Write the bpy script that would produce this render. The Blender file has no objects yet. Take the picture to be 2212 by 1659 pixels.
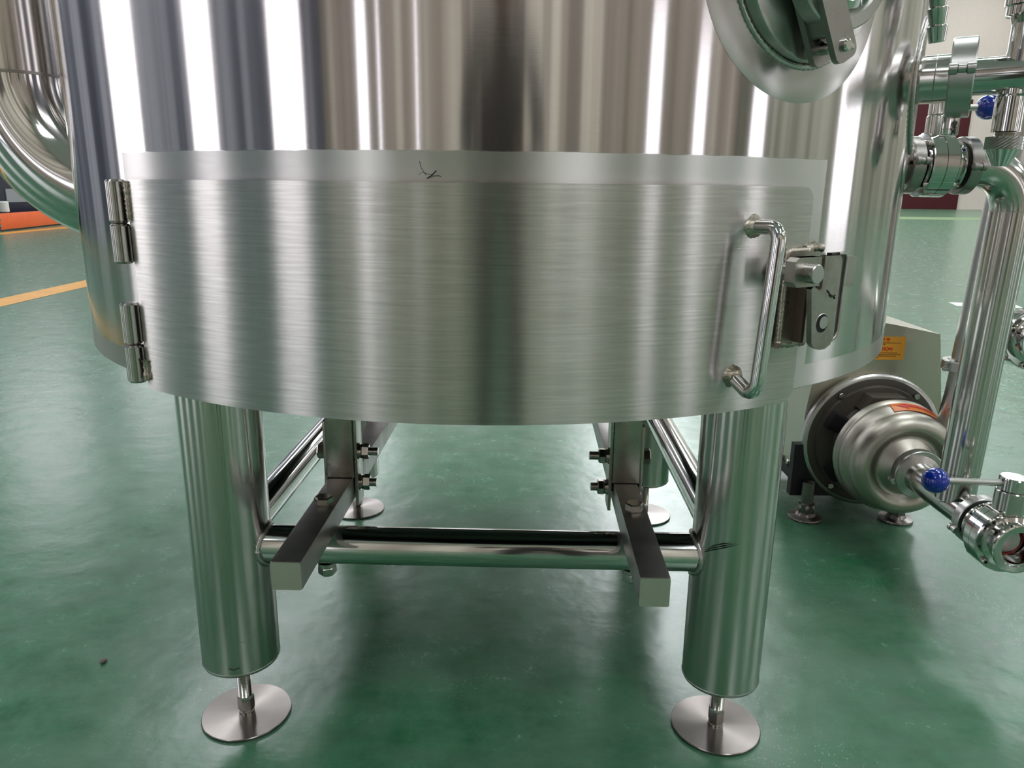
import bpy, bmesh, math, random
from mathutils import Vector, Matrix

random.seed(7)
PI = math.pi
scene = bpy.context.scene
COL = scene.collection

# ------------------------------------------------------------------ camera
CAM_F = 1628.8          # focal length in pixels of the 2212 px wide frame
PITCH, ROLL = 0.2546, 0.0112
fwd = Vector((0, math.cos(PITCH), -math.sin(PITCH)))
rt0 = Vector((1, 0, 0)); up0 = rt0.cross(fwd)
cr, sr = math.cos(ROLL), math.sin(ROLL)
rgt = rt0 * cr + up0 * sr
upv = up0 * cr - rt0 * sr
cam_data = bpy.data.cameras.new('camera')
cam = bpy.data.objects.new('camera', cam_data)
COL.objects.link(cam)
cam.matrix_world = Matrix(((rgt.x, upv.x, -fwd.x, 0), (rgt.y, upv.y, -fwd.y, 0), (rgt.z, upv.z, -fwd.z, 1.0), (0, 0, 0, 1)))
cam_data.sensor_fit = 'HORIZONTAL'
cam_data.sensor_width = 36.0
cam_data.lens = 36.0 * CAM_F / 2212.0
cam_data.clip_start = 0.02
cam_data.clip_end = 200
scene.camera = cam

# ------------------------------------------------------------------ world, exposure
world = bpy.data.worlds.new('world'); scene.world = world
world.use_nodes = True
world.node_tree.nodes['Background'].inputs[0].default_value = (0.75, 0.85, 1.0, 1)
world.node_tree.nodes['Background'].inputs[1].default_value = 1.0
vs = scene.view_settings
vs.view_transform = 'Standard'; vs.look = 'None'; vs.gamma = 1.0; vs.use_curve_mapping = False
vs.exposure = -0.16
scene.cycles.use_denoising = True
scene.cycles.max_bounces = 10
scene.cycles.diffuse_bounces = 4
scene.cycles.glossy_bounces = 6
scene.cycles.sample_clamp_indirect = 6.0

HALL = dict(x0=-14.0, x1=32.0, y0=-16.0, y1=48.0, h=14.0)
SKY_E, WIN_E = 15.0, 3.6      # skylight and window strength

# ------------------------------------------------------------------ materials
def nt(name):
    m = bpy.data.materials.new(name); m.use_nodes = True
    t = m.node_tree
    for n in list(t.nodes): t.nodes.remove(n)
    o = t.nodes.new('ShaderNodeOutputMaterial')
    p = t.nodes.new('ShaderNodeBsdfPrincipled')
    t.links.new(p.outputs[0], o.inputs[0])
    return m, t, p

def N(t, kind, **kw):
    n = t.nodes.new(kind)
    for k, v in kw.items():
        if isinstance(k, str) and hasattr(n, k): setattr(n, k, v)
    return n

def math_(t, op, a, b=None, c=None, clamp=False):
    n = t.nodes.new('ShaderNodeMath'); n.operation = op; n.use_clamp = clamp
    for i, v in enumerate((a, b, c)):
        if v is None: continue
        if isinstance(v, (int, float)): n.inputs[i].default_value = v
        else: t.links.new(v, n.inputs[i])
    return n.outputs[0]

def mixc(t, fac, a, b):
    n = t.nodes.new('ShaderNodeMix'); n.data_type = 'RGBA'
    if isinstance(fac, (int, float)): n.inputs[0].default_value = fac
    else: t.links.new(fac, n.inputs[0])
    for i, v in ((6, a), (7, b)):
        if isinstance(v, tuple): n.inputs[i].default_value = (*v[:3], 1)
        else: t.links.new(v, n.inputs[i])
    return n.outputs[2]

def mixf(t, fac, a, b):
    n = t.nodes.new('ShaderNodeMix'); n.data_type = 'FLOAT'
    t.links.new(fac, n.inputs[0])
    for i, v in ((2, a), (3, b)):
        if isinstance(v, (int, float)): n.inputs[i].default_value = v
        else: t.links.new(v, n.inputs[i])
    return n.outputs[0]

def noise(t, vec, scale, detail=3, rough=0.55, w=None):
    n = t.nodes.new('ShaderNodeTexNoise'); n.inputs['Scale'].default_value = scale
    n.inputs['Detail'].default_value = detail; n.inputs['Roughness'].default_value = rough
    if vec is not None: t.links.new(vec, n.inputs['Vector'])
    return n.outputs['Fac']

def ramp(t, fac, stops):
    n = t.nodes.new('ShaderNodeValToRGB')
    e = n.color_ramp.elements
    while len(e) < len(stops): e.new(0.5)
    for el, (p, c) in zip(e, stops):
        el.position = p; el.color = (*c, 1) if isinstance(c, tuple) else (c, c, c, 1)
    t.links.new(fac, n.inputs[0])
    return n.outputs[0]

def comb(t, x, y, z):
    n = t.nodes.new('ShaderNodeCombineXYZ')
    for i, v in enumerate((x, y, z)):
        if isinstance(v, (int, float)): n.inputs[i].default_value = v
        else: t.links.new(v, n.inputs[i])
    return n.outputs[0]

def objco(t):
    tc = t.nodes.new('ShaderNodeTexCoord'); s = t.nodes.new('ShaderNodeSeparateXYZ')
    t.links.new(tc.outputs['Object'], s.inputs[0])
    return tc.outputs['Object'], s.outputs[0], s.outputs[1], s.outputs[2]

def bump(t, p, h, strength, dist):
    b = t.nodes.new('ShaderNodeBump'); b.inputs['Strength'].default_value = strength
    b.inputs['Distance'].default_value = dist
    t.links.new(h, b.inputs['Height']); t.links.new(b.outputs[0], p.inputs['Normal'])

def steel(name, col=(0.62, 0.61, 0.59), rough=0.16, aniso=0.0, tangent=None, grain=0.0, gscale=(1, 1, 1), mottle=0.0, stain=None):
    m, t, p = nt(name)
    p.inputs['Metallic'].default_value = 1.0
    p.inputs['Base Color'].default_value = (*col, 1)
    p.inputs['Roughness'].default_value = rough
    p.inputs['Anisotropic'].default_value = aniso
    co, x, y, z = objco(t)
    if tangent:
        t.links.new(comb(t, *tangent), p.inputs['Tangent'])
    if mottle or stain:
        n = noise(t, co, 14, 4)
        p.inputs['Roughness'].default_value = rough
        t.links.new(mixf(t, n, rough * (1 - mottle), rough * (1 + mottle)), p.inputs['Roughness'])
    if stain:
        n = ramp(t, noise(t, co, 22, 5, 0.65), [(0.45, 0.0), (0.75, 1.0)])
        t.links.new(mixc(t, n, col, stain), p.inputs['Base Color'])
    if grain:
        mp = t.nodes.new('ShaderNodeMapping'); t.links.new(co, mp.inputs[0])
        mp.inputs['Scale'].default_value = gscale
        bump(t, p, noise(t, mp.outputs[0], 1.0, 3), grain, 0.001)
    return m

def turned(name, col, rough, centre=None, stain=None):
    # face turned on a lathe: brushing runs round the centre
    m, t, p = nt(name)
    p.inputs['Metallic'].default_value = 1.0
    p.inputs['Roughness'].default_value = rough
    p.inputs['Anisotropic'].default_value = 0.92
    tc = t.nodes.new('ShaderNodeTexCoord')
    vm = t.nodes.new('ShaderNodeVectorMath'); vm.operation = 'SUBTRACT'
    if centre is None:
        t.links.new(tc.outputs['Generated'], vm.inputs[0]); vm.inputs[1].default_value = (0.5, 0.5, 0.5)
        ml = t.nodes.new('ShaderNodeVectorMath'); ml.operation = 'MULTIPLY'; ml.inputs[1].default_value = (1, 1, 0)
        t.links.new(vm.outputs[0], ml.inputs[0]); out = ml.outputs[0]
    else:
        t.links.new(tc.outputs['Object'], vm.inputs[0]); vm.inputs[1].default_value = centre; out = vm.outputs[0]
    nm = t.nodes.new('ShaderNodeVectorMath'); nm.operation = 'NORMALIZE'; t.links.new(out, nm.inputs[0])
    t.links.new(nm.outputs[0], p.inputs['Tangent'])
    ln = t.nodes.new('ShaderNodeVectorMath'); ln.operation = 'LENGTH'; t.links.new(vm.outputs[0] if centre else out, ln.inputs[0])
    g = noise(t, comb(t, math_(t, 'MULTIPLY', ln.outputs['Value'], 900 if centre else 120), 0, 0), 1.0, 2)
    n = noise(t, tc.outputs['Object'], 25, 4)
    c2 = stain or tuple(c * 0.86 for c in col)
    t.links.new(mixc(t, math_(t, 'MULTIPLY', math_(t, 'ADD', g, n), 0.5), c2, tuple(min(1, c * 1.1) for c in col)), p.inputs['Base Color'])
    return m

def plain(name, col, rough=0.5, spec=0.5, mottle=0.0, coat=0.0, metallic=0.0):
    m, t, p = nt(name)
    p.inputs['Base Color'].default_value = (*col, 1)
    p.inputs['Roughness'].default_value = rough
    p.inputs['Specular IOR Level'].default_value = spec
    p.inputs['Coat Weight'].default_value = coat
    p.inputs['Metallic'].default_value = metallic
    if mottle:
        co, *_ = objco(t)
        n = noise(t, co, 6, 5)
        dk = tuple(c * (1 - mottle) for c in col); lt = tuple(min(1, c * (1 + mottle)) for c in col)
        t.links.new(mixc(t, n, dk, lt), p.inputs['Base Color'])
    return m

def emit(name, col, strength, pattern=False):
    m = bpy.data.materials.new(name); m.use_nodes = True; t = m.node_tree
    for n in list(t.nodes): t.nodes.remove(n)
    o = t.nodes.new('ShaderNodeOutputMaterial'); e = t.nodes.new('ShaderNodeEmission')
    e.inputs[0].default_value = (*col, 1); e.inputs[1].default_value = strength
    t.links.new(e.outputs[0], o.inputs[0])
    return m

TR = 0.817                       # tank radius
TC = Vector((-0.0448, 1.7379, 0))  # tank axis on the floor

def tank_material():
    # upper sheet: fine horizontal brushing, sharp sideways, smeared up and down.
    # ground band beside the door and along the rim: coarser linishing.
    m, t, p = nt('brushed tank sheet')
    co, x, y, z = objco(t)
    p.inputs['Metallic'].default_value = 1.0
    ang = math_(t, 'ARCTAN2', x, math_(t, 'MULTIPLY', y, -1))
    u = math_(t, 'MULTIPLY', ang, TR)
    wob = math_(t, 'MULTIPLY', math_(t, 'SUBTRACT', noise(t, comb(t, math_(t, 'MULTIPLY', u, 14), z, 0), 1.0, 4), 0.5), 0.006)
    def soft(v, edge, w):      # 0 below, 1 above
        return math_(t, 'DIVIDE', math_(t, 'SUBTRACT', v, edge), w, clamp=True)
    zz = math_(t, 'ADD', z, wob)
    above = soft(zz, 1.0405, 0.0015)
    below = math_(t, 'SUBTRACT', 1.0, above)
    le = soft(math_(t, 'ADD', u, wob), math.radians(-37.9) * TR, 0.002)
    ri = math_(t, 'SUBTRACT', 1.0, soft(math_(t, 'ADD', u, wob), math.radians(35.1) * TR, 0.002))
    band = math_(t, 'MULTIPLY', math_(t, 'MULTIPLY', below, le), ri)
    rim = math_(t, 'SUBTRACT', 1.0, soft(z, 0.7555, 0.0006))
    mask = math_(t, 'MAXIMUM', band, rim)
    g1 = noise(t, comb(t, math_(t, 'MULTIPLY', u, 20), math_(t, 'MULTIPLY', z, 700), 0), 1.0, 2)
    g2 = noise(t, comb(t, math_(t, 'MULTIPLY', u, 30), math_(t, 'MULTIPLY', z, 260), 3.3), 1.0, 3)
    gg = mixf(t, mask, g1, g2)
    t.links.new(mixf(t, mask, mixf(t, g2, 0.105, 0.135), mixf(t, g2, 0.29, 0.35)), p.inputs['Roughness'])
    t.links.new(mixf(t, mask, 1.0, 1.0), p.inputs['Anisotropic'])
    t.links.new(mixc(t, mask, (0.63, 0.595, 0.59), (0.62, 0.59, 0.575)), p.inputs['Base Color'])
    t.links.new(comb(t, 0, 0, 1), p.inputs['Tangent'])
    b = t.nodes.new('ShaderNodeBump'); b.inputs['Distance'].default_value = 0.0004
    t.links.new(mixf(t, mask, 0.03, 0.10), b.inputs['Strength'])
    t.links.new(gg, b.inputs['Height']); t.links.new(b.outputs[0], p.inputs['Normal'])
    return m

def door_material():
    m, t, p = nt('linished door sheet')
    co, x, y, z = objco(t)
    p.inputs['Metallic'].default_value = 1.0
    ang = math_(t, 'ARCTAN2', x, math_(t, 'MULTIPLY', y, -1)); u = math_(t, 'MULTIPLY', ang, TR)
    g1 = noise(t, comb(t, math_(t, 'MULTIPLY', u, 14), math_(t, 'MULTIPLY', z, 330), 0), 1.0, 1, 0.5)
    g2 = noise(t, comb(t, math_(t, 'MULTIPLY', u, 5), math_(t, 'MULTIPLY', z, 22), 5), 1.0, 3)
    t.links.new(mixf(t, g2, 0.235, 0.29), p.inputs['Roughness'])
    p.inputs['Anisotropic'].default_value = 1.0
    t.links.new(mixc(t, g1, (0.46, 0.435, 0.42), (0.71, 0.675, 0.65)), p.inputs['Base Color'])
    t.links.new(comb(t, 0, 0, 1), p.inputs['Tangent'])
    bump(t, p, g1, 0.06, 0.0003)
    return m

def floor_material():
    m, t, p = nt('green epoxy floor')
    co, x, y, z = objco(t)
    n1 = noise(t, co, 0.9, 5, 0.6)
    n2 = noise(t, co, 9.0, 8, 0.72)
    n3 = noise(t, co, 60.0, 3, 0.6)
    mp = t.nodes.new('ShaderNodeMapping'); t.links.new(co, mp.inputs[0])
    mp.inputs['Rotation'].default_value = (0, 0, 0.5); mp.inputs['Scale'].default_value = (3.5, 8, 1)
    n4 = noise(t, mp.outputs[0], 1.0, 5, 0.6)      # trowel sweeps
    base = mixc(t, ramp(t, n2, [(0.36, 0.0), (0.64, 1.0)]), (0.009, 0.092, 0.034), (0.034, 0.165, 0.076))
    base = mixc(t, ramp(t, n4, [(0.42, 0.0), (0.72, 0.6)]), base, (0.090, 0.180, 0.118))
    base = mixc(t, ramp(t, n1, [(0.42, 0.0), (0.75, 0.6)]), base, (0.100, 0.175, 0.122))
    # fine dust specks
    vo = t.nodes.new('ShaderNodeTexVoronoi'); vo.inputs['Scale'].default_value = 42
    t.links.new(co, vo.inputs['Vector'])
    speck = math_(t, 'LESS_THAN', vo.outputs['Distance'], math_(t, 'MULTIPLY', math_(t, 'SUBTRACT', noise(t, co, 3.1, 2), 0.47), 0.75))
    vo2 = t.nodes.new('ShaderNodeTexVoronoi'); vo2.inputs['Scale'].default_value = 130
    t.links.new(co, vo2.inputs['Vector'])
    speck2 = math_(t, 'LESS_THAN', vo2.outputs['Distance'], math_(t, 'MULTIPLY', math_(t, 'SUBTRACT', noise(t, co, 2.7, 2), 0.42), 0.75))
    sp = math_(t, 'MULTIPLY', math_(t, 'MAXIMUM', speck2, math_(t, 'MULTIPLY', speck, 0.0)), 0.40)
    base = mixc(t, sp, base, (0.45, 0.62, 0.50))
    # cloudy dust film
    base = mixc(t, ramp(t, noise(t, co, 2.2, 8, 0.7), [(0.40, 0.0), (0.68, 0.45)]), base, (0.098, 0.175, 0.122))
    # scuffed grey-beige patches
    sc = ramp(t, noise(t, co, 3.7, 7, 0.72), [(0.67, 0.0), (0.78, 0.35)])
    base = mixc(t, sc, base, (0.10, 0.15, 0.10))
    t.links.new(base, p.inputs['Base Color'])
    t.links.new(mixf(t, n2, 0.17, 0.34), p.inputs['Roughness'])
    p.inputs['Specular IOR Level'].default_value = 0.5
    p.inputs['Coat Weight'].default_value = 0.0
    p.inputs['Sheen Weight'].default_value = 0.06
    p.inputs['Sheen Roughness'].default_value = 0.4
    p.inputs['Coat Roughness'].default_value = 0.12
    h = math_(t, 'ADD', math_(t, 'MULTIPLY', noise(t, co, 8.0, 3, 0.5), 0.8), math_(t, 'MULTIPLY', n4, 0.4))
    bump(t, p, math_(t, 'ADD', h, math_(t, 'MULTIPLY', n3, 0.07)), 0.25, 0.010)
    return m

def cladding(name, cols, w, axis):
    # vertical sheet panels of varying tone: broad bays, narrow ribs
    m, t, p = nt(name)
    co, x, y, z = objco(t)
    v = x if axis == 'x' else y
    def rnd(step, seed):
        n = t.nodes.new('ShaderNodeTexWhiteNoise'); n.noise_dimensions = '1D'
        t.links.new(math_(t, 'ADD', math_(t, 'FLOOR', math_(t, 'DIVIDE', v, step)), seed), n.inputs['W'])
        return n.outputs['Value']
    a = math_(t, 'ADD', math_(t, 'MULTIPLY', rnd(w, 0.37), 0.45), math_(t, 'MULTIPLY', rnd(w * 0.37, 5.2), 0.30))
    a = math_(t, 'ADD', a, math_(t, 'MULTIPLY', rnd(w * 0.085, 9.1), 0.15))
    a = math_(t, 'ADD', a, math_(t, 'MULTIPLY', rnd(w * 0.031, 2.6), 0.13))
    r = ramp(t, a, [(0.25, cols[0]), (0.42, cols[1]), (0.56, cols[2]), (0.74, cols[3])])
    t.links.new(r, p.inputs['Base Color'])
    p.inputs['Roughness'].default_value = 0.5
    return m

MAT = {}
MAT['tank'] = tank_material()
MAT['door'] = door_material()
MAT['floor'] = floor_material()
MAT['leg'] = steel('leg tube steel', (0.62, 0.59, 0.56), 0.165, 0.95, (0, 0, 1), 0.03, (3, 3, 60))
MAT['mirror'] = steel('mirror polished steel', (0.64, 0.635, 0.62), 0.08)
MAT['pipe'] = steel('polished pipe steel', (0.58, 0.565, 0.54), 0.15, mottle=0.3)
MAT['satin'] = steel('satin steel', (0.52, 0.51, 0.49), 0.30, mottle=0.3)
MAT['cast'] = steel('cast steel fitting', (0.36, 0.34, 0.32), 0.30, mottle=0.4, grain=0.2, gscale=(160, 160, 160))
MAT['rail'] = steel('square bar steel', (0.46, 0.44, 0.43), 0.40, mottle=0.3, stain=(0.36, 0.34, 0.33))
MAT['rail_end'] = steel('ground bar end', (0.58, 0.56, 0.49), 0.48, grain=0.3, gscale=(300, 10, 300))
MAT['hanger'] = steel('hanger tube steel', (0.46, 0.44, 0.40), 0.30, mottle=0.35, stain=(0.34, 0.31, 0.27))
MAT['disc'] = turned('turned foot disc', (0.27, 0.24, 0.225), 0.33, None, (0.17, 0.15, 0.14))
MAT['bolt'] = steel('bolt steel', (0.50, 0.48, 0.44), 0.20)
MAT['weld'] = steel('weld bead', (0.50, 0.45, 0.38), 0.32, grain=0.8, gscale=(260, 260, 260), stain=(0.22, 0.18, 0.13))
MAT['rust'] = steel('heat stained weld zone', (0.20, 0.15, 0.12), 0.4, mottle=0.3)
MAT['latch'] = steel('worn latch plate', (0.42, 0.40, 0.37), 0.30, 0.3, (0, 0, 1), mottle=0.4, stain=(0.28, 0.24, 0.20))
MAT['hinge'] = steel('turned hinge steel', (0.45, 0.43, 0.40), 0.20, 0.5, (0, 0, 1))
MAT['collar'] = turned('ground collar plate', (0.56, 0.545, 0.525), 0.27, (TR * math.sin(math.radians(29.6)), -TR * math.cos(math.radians(29.6)), 1.269))
MAT['pump'] = steel('bead blasted pump steel', (0.47, 0.44, 0.385), 0.42, mottle=0.2, grain=0.15, gscale=(300, 300, 300))
MAT['cover'] = steel('pump cover sheet', (0.52, 0.50, 0.42), 0.34, mottle=0.25)
MAT['iron'] = plain('dark cast iron', (0.055, 0.045, 0.035), 0.45, 0.5, 0.3)
MAT['black'] = plain('black', (0.006, 0.006, 0.007), 0.6)
MAT['shade_steel'] = steel('steel darkened for shade', (0.10, 0.095, 0.09), 0.5)  # dark base colour stands for shade under the tank and inside the latch
MAT['hole'] = plain('dark hole', (0.004, 0.004, 0.004), 0.9)
MAT['blue'] = plain('blue bakelite', (0.0015, 0.022, 0.28), 0.16, 0.5, coat=0.5)
MAT['red_seal'] = plain('red silicone', (0.22, 0.006, 0.005), 0.35)
MAT['glass'] = plain('dark sight glass', (0.02, 0.025, 0.02), 0.05, 0.8)
MAT['sticker'] = plain('orange yellow sticker', (0.75, 0.33, 0.03), 0.4)
MAT['sticker_o'] = plain('orange sticker', (0.78, 0.20, 0.03), 0.4)
MAT['red_ink'] = plain('red print', (0.60, 0.02, 0.01), 0.5)
MAT['ink'] = plain('black marker ink', (0.006, 0.006, 0.007), 0.5)
MAT['orange'] = plain('orange paint', (0.72, 0.105, 0.012), 0.45, mottle=0.15)
MAT['dark_cloth'] = plain('dark clothing', (0.045, 0.038, 0.034), 0.8, mottle=0.3)
MAT['skin'] = plain('skin', (0.48, 0.29, 0.20), 0.5)
MAT['navy'] = plain('dark navy plastic', (0.008, 0.011, 0.03), 0.4)
MAT['cream'] = plain('cream wall paint', (0.66, 0.565, 0.515), 0.7, mottle=0.06)
MAT['grey_wall'] = plain('grey upper wall', (0.42, 0.42, 0.41), 0.7)
MAT['maroon'] = plain('maroon door paint', (0.060, 0.004, 0.010), 0.4, mottle=0.2)
MAT['yellow'] = plain('yellow floor paint', (0.62, 0.29, 0.03), 0.4, mottle=0.25)
MAT['pale_yellow'] = plain('worn yellow floor paint', (0.13, 0.20, 0.09), 0.5, mottle=0.2)
MAT['white_paint'] = plain('white floor paint', (0.7, 0.75, 0.72), 0.4)
MAT['ceiling'] = plain('pale ceiling sheet', (0.60, 0.60, 0.58), 0.7)
MAT['blue_wall'] = cladding('blue grey cladding', [(0.045, 0.05, 0.08), (0.15, 0.15, 0.20), (0.09, 0.09, 0.13), (0.42, 0.41, 0.49)], 1.9, 'y')
MAT['tan_wall'] = cladding('tan cladding', [(0.21, 0.165, 0.135), (0.44, 0.355, 0.29), (0.31, 0.25, 0.21), (0.78, 0.68, 0.58)], 1.7, 'x')
MAT['olive_wall'] = cladding('olive cladding', [(0.14, 0.135, 0.105), (0.34, 0.32, 0.245), (0.22, 0.21, 0.17), (0.58, 0.55, 0.46)], 2.3, 'y')
MAT['brown'] = plain('brown panel and pebble', (0.115, 0.09, 0.075), 0.6)
MAT['window'] = emit('daylit window', (0.97, 0.95, 1.0), WIN_E)
MAT['added_skylight'] = emit('skylight sheet', (0.93, 0.97, 1.0), SKY_E)
MAT['frame'] = plain('window frame', (0.25, 0.26, 0.28), 0.5)

# ------------------------------------------------------------------ mesh builder
def basis(origin, zdir, xdir=None):
    z = Vector(zdir).normalized()
    x = Vector(xdir) if xdir is not None else (Vector((0, 0, 1)) if abs(z.z) < 0.9 else Vector((1, 0, 0)))
    x = (x - z * x.dot(z)).normalized()
    y = z.cross(x)
    o = Vector(origin)
    return Matrix(((x.x, y.x, z.x, o.x), (x.y, y.y, z.y, o.y), (x.z, y.z, z.z, o.z), (0, 0, 0, 1)))

class MB:
    def __init__(self): self.v = []; self.f = []; self.m = []
    def add(self, vs, fs, mi=0):
        o = len(self.v); self.v += [Vector(p) for p in vs]
        self.f += [tuple(o + i for i in f) for f in fs]; self.m += [mi] * len(fs)
        return self
    def box(self, c, s, M=None, mi=0, bev=0.0):
        hx, hy, hz = s[0] / 2, s[1] / 2, s[2] / 2
        if bev <= 0:
            vs = [Vector((c[0] + a * hx, c[1] + b * hy, c[2] + d * hz)) for a in (-1, 1) for b in (-1, 1) for d in (-1, 1)]
            fs = [(0, 1, 3, 2), (4, 6, 7, 5), (0, 4, 5, 1), (2, 3, 7, 6), (0, 2, 6, 4), (1, 5, 7, 3)]
        else:
            bm = bmesh.new(); bmesh.ops.create_cube(bm, size=1)
            for v in bm.verts: v.co = Vector((v.co.x * s[0], v.co.y * s[1], v.co.z * s[2]))
            bmesh.ops.bevel(bm, geom=list(bm.edges), offset=bev, segments=2, profile=0.6, affect='EDGES')
            bm.verts.index_update()
            vs = [v.co + Vector(c) for v in bm.verts]; fs = [tuple(v.index for v in f.verts) for f in bm.faces]
            bm.free()
        if M: vs = [M @ p for p in vs]
        return self.add(vs, fs, mi)
    def lathe(self, prof, M=None, n=48, mi=0, a0=0.0, a1=2 * PI, closed=True):
        full = abs(a1 - a0 - 2 * PI) < 1e-6
        cols = n if full else n + 1
        vs = []
        for i in range(cols):
            a = a0 + (a1 - a0) * i / n; c, s = math.cos(a), math.sin(a)
            for r, z in prof: vs.append(Vector((r * c, r * s, z)))
        k = len(prof); fs = []
        for i in range(n):
            j = (i + 1) % cols
            for q in range(k - 1):
                fs.append((i * k + q, j * k + q, j * k + q + 1, i * k + q + 1))
        if M: vs = [M @ p for p in vs]
        return self.add(vs, fs, mi)
    def cyl(self, p0, p1, r, n=32, mi=0, r1=None, bev=0.0):
        p0 = Vector(p0); p1 = Vector(p1); L = (p1 - p0).length
        r1 = r if r1 is None else r1
        b = min(bev, L / 3, r / 2)
        prof = [(0, 0), (r - b, 0), (r, b), (r1, L - b), (r1 - b, L), (0, L)] if b > 0 else [(0, 0), (r, 0), (r1, L), (0, L)]
        return self.lathe(prof, basis(p0, p1 - p0), n, mi)
    def tube(self, pts, r, n=20, mi=0, caps=True, ri=None):
        pts = [Vector(p) for p in pts]
        rad = r if isinstance(r, (list, tuple)) else [r] * len(pts)
        T = []
        for i in range(len(pts)):
            a = pts[max(0, i - 1)]; b = pts[min(len(pts) - 1, i + 1)]; T.append((b - a).normalized())
        ref = Vector((0, 0, 1)) if abs(T[0].z) < 0.9 else Vector((1, 0, 0))
        x = (ref - T[0] * ref.dot(T[0])).normalized(); vs = []
        for p, t_, rr in zip(pts, T, rad):
            x = (x - t_ * x.dot(t_)).normalized(); y = t_.cross(x)
            for k in range(n):
                a = 2 * PI * k / n; vs.append(p + (x * math.cos(a) + y * math.sin(a)) * rr)
        fs = []
        for i in range(len(pts) - 1):
            for k in range(n):
                k2 = (k + 1) % n; fs.append((i * n + k, i * n + k2, (i + 1) * n + k2, (i + 1) * n + k))
        if caps:
            fs.append(tuple(reversed(range(n)))); o = (len(pts) - 1) * n; fs.append(tuple(range(o, o + n)))
        return self.add(vs, fs, mi)
    def prism(self, poly, h0, h1, M=None, mi=0):
        n = len(poly)
        vs = [Vector((x, y, h0)) for x, y in poly] + [Vector((x, y, h1)) for x, y in poly]
        if M: vs = [M @ p for p in vs]
        fs = [tuple(reversed(range(n))), tuple(range(n, 2 * n))] + [(i, (i + 1) % n, n + (i + 1) % n, n + i) for i in range(n)]
        return self.add(vs, fs, mi)
    def hexa(self, p0, p1, af, mi=0, rot=0.0):
        # hexagonal prism with chamfered corners, across-flats af
        p0 = Vector(p0); p1 = Vector(p1); L = (p1 - p0).length; R = af / math.sqrt(3); M = basis(p0, p1 - p0)
        vs = []
        for z, k in ((0, 0.88), (L * 0.15, 1), (L * 0.85, 1), (L, 0.88)):
            for i in range(6):
                a = rot + PI / 3 * i; vs.append(M @ Vector((R * k * math.cos(a), R * k * math.sin(a), z)))
        fs = [tuple(reversed(range(6))), tuple(range(18, 24))]
        for q in range(3):
            for i in range(6): j = (i + 1) % 6; fs.append((q * 6 + i, q * 6 + j, q * 6 + 6 + j, q * 6 + 6 + i))
        return self.add(vs, fs, mi)
    def thread(self, p0, p1, r, pitch=0.0035, n=20, mi=0):
        p0 = Vector(p0); p1 = Vector(p1); L = (p1 - p0).length; k = max(2, int(L / pitch)); prof = [(0, 0)]
        for i in range(k):
            z = L * i / k; prof += [(r * 0.88, z), (r, z + L / k * 0.5)]
        prof += [(r * 0.88, L), (0, L)]
        return self.lathe(prof, basis(p0, p1 - p0), n, mi)
    def sphere(self, c, r, n=32, mi=0, sc=(1, 1, 1)):
        prof = [(max(1e-5, r * math.sin(PI * i / 16)), -r * math.cos(PI * i / 16)) for i in range(17)]
        M = Matrix.Translation(c) @ Matrix.Diagonal((*sc, 1))
        return self.lathe(prof, M, n, mi)
    def build(self, name, mats, parent=None, smooth=True, angle=32, origin=None, weld=True):
        if not isinstance(mats, (list, tuple)): mats = [mats]
        o0 = Vector(origin) if origin is not None else (thing_origin(parent) if parent else Vector((0, 0, 0)))
        me = bpy.data.meshes.new(name)
        me.from_pydata([tuple(p - o0) for p in self.v], [], self.f)
        for m in mats: me.materials.append(MAT[m])
        for p, mi in zip(me.polygons, self.m): p.material_index = mi
        bm = bmesh.new(); bm.from_mesh(me)
        if weld: bmesh.ops.remove_doubles(bm, verts=bm.verts, dist=1e-6)
        bmesh.ops.recalc_face_normals(bm, faces=bm.faces); bm.to_mesh(me); bm.free()
        if smooth:
            me.polygons.foreach_set('use_smooth', [True] * len(me.polygons))
            me.set_sharp_from_angle(angle=math.radians(angle))
        ob = bpy.data.objects.new(name, me); COL.objects.link(ob)
        if parent: ob.parent = parent
        elif origin is not None: ob.location = o0
        return ob

def thing_origin(o):
    while o.parent: o = o.parent
    return Vector(o.location)

def tag(o, label=None, cat=None, group=None, kind=None):
    if label: o['label'] = label
    if cat: o['category'] = cat
    if group: o['group'] = group
    if kind: o['kind'] = kind
    return o

def thing(name, loc, label, cat, group=None):
    o = bpy.data.objects.new(name, None); COL.objects.link(o)
    o.location = loc; o.empty_display_size = 0.05
    return tag(o, label, cat, group)

def arc_pts(c, r, a0, a1, n, ex, ey):
    c = Vector(c); ex = Vector(ex); ey = Vector(ey)
    return [c + ex * (r * math.cos(a0 + (a1 - a0) * i / n)) + ey * (r * math.sin(a0 + (a1 - a0) * i / n)) for i in range(n + 1)]

def rnd_rect(w, h, r, n=6):
    pts = []
    for cx, cy, a in ((w / 2 - r, h / 2 - r, 0), (-w / 2 + r, h / 2 - r, PI / 2), (-w / 2 + r, -h / 2 + r, PI), (w / 2 - r, -h / 2 + r, 1.5 * PI)):
        for i in range(n + 1): q = a + PI / 2 * i / n; pts.append((cx + r * math.cos(q), cy + r * math.sin(q)))
    return pts

# points on the tank: angle from the front (degrees, + to the right), height, offset outwards
def on_tank(deg, z, off=0.0):
    a = math.radians(deg); r = TR + off
    return Vector((TC.x + r * math.sin(a), TC.y - r * math.cos(a), z))
def out_dir(deg): a = math.radians(deg); return Vector((math.sin(a), -math.cos(a), 0))
def tan_dir(deg): a = math.radians(deg); return Vector((math.cos(a), math.sin(a), 0))

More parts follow.
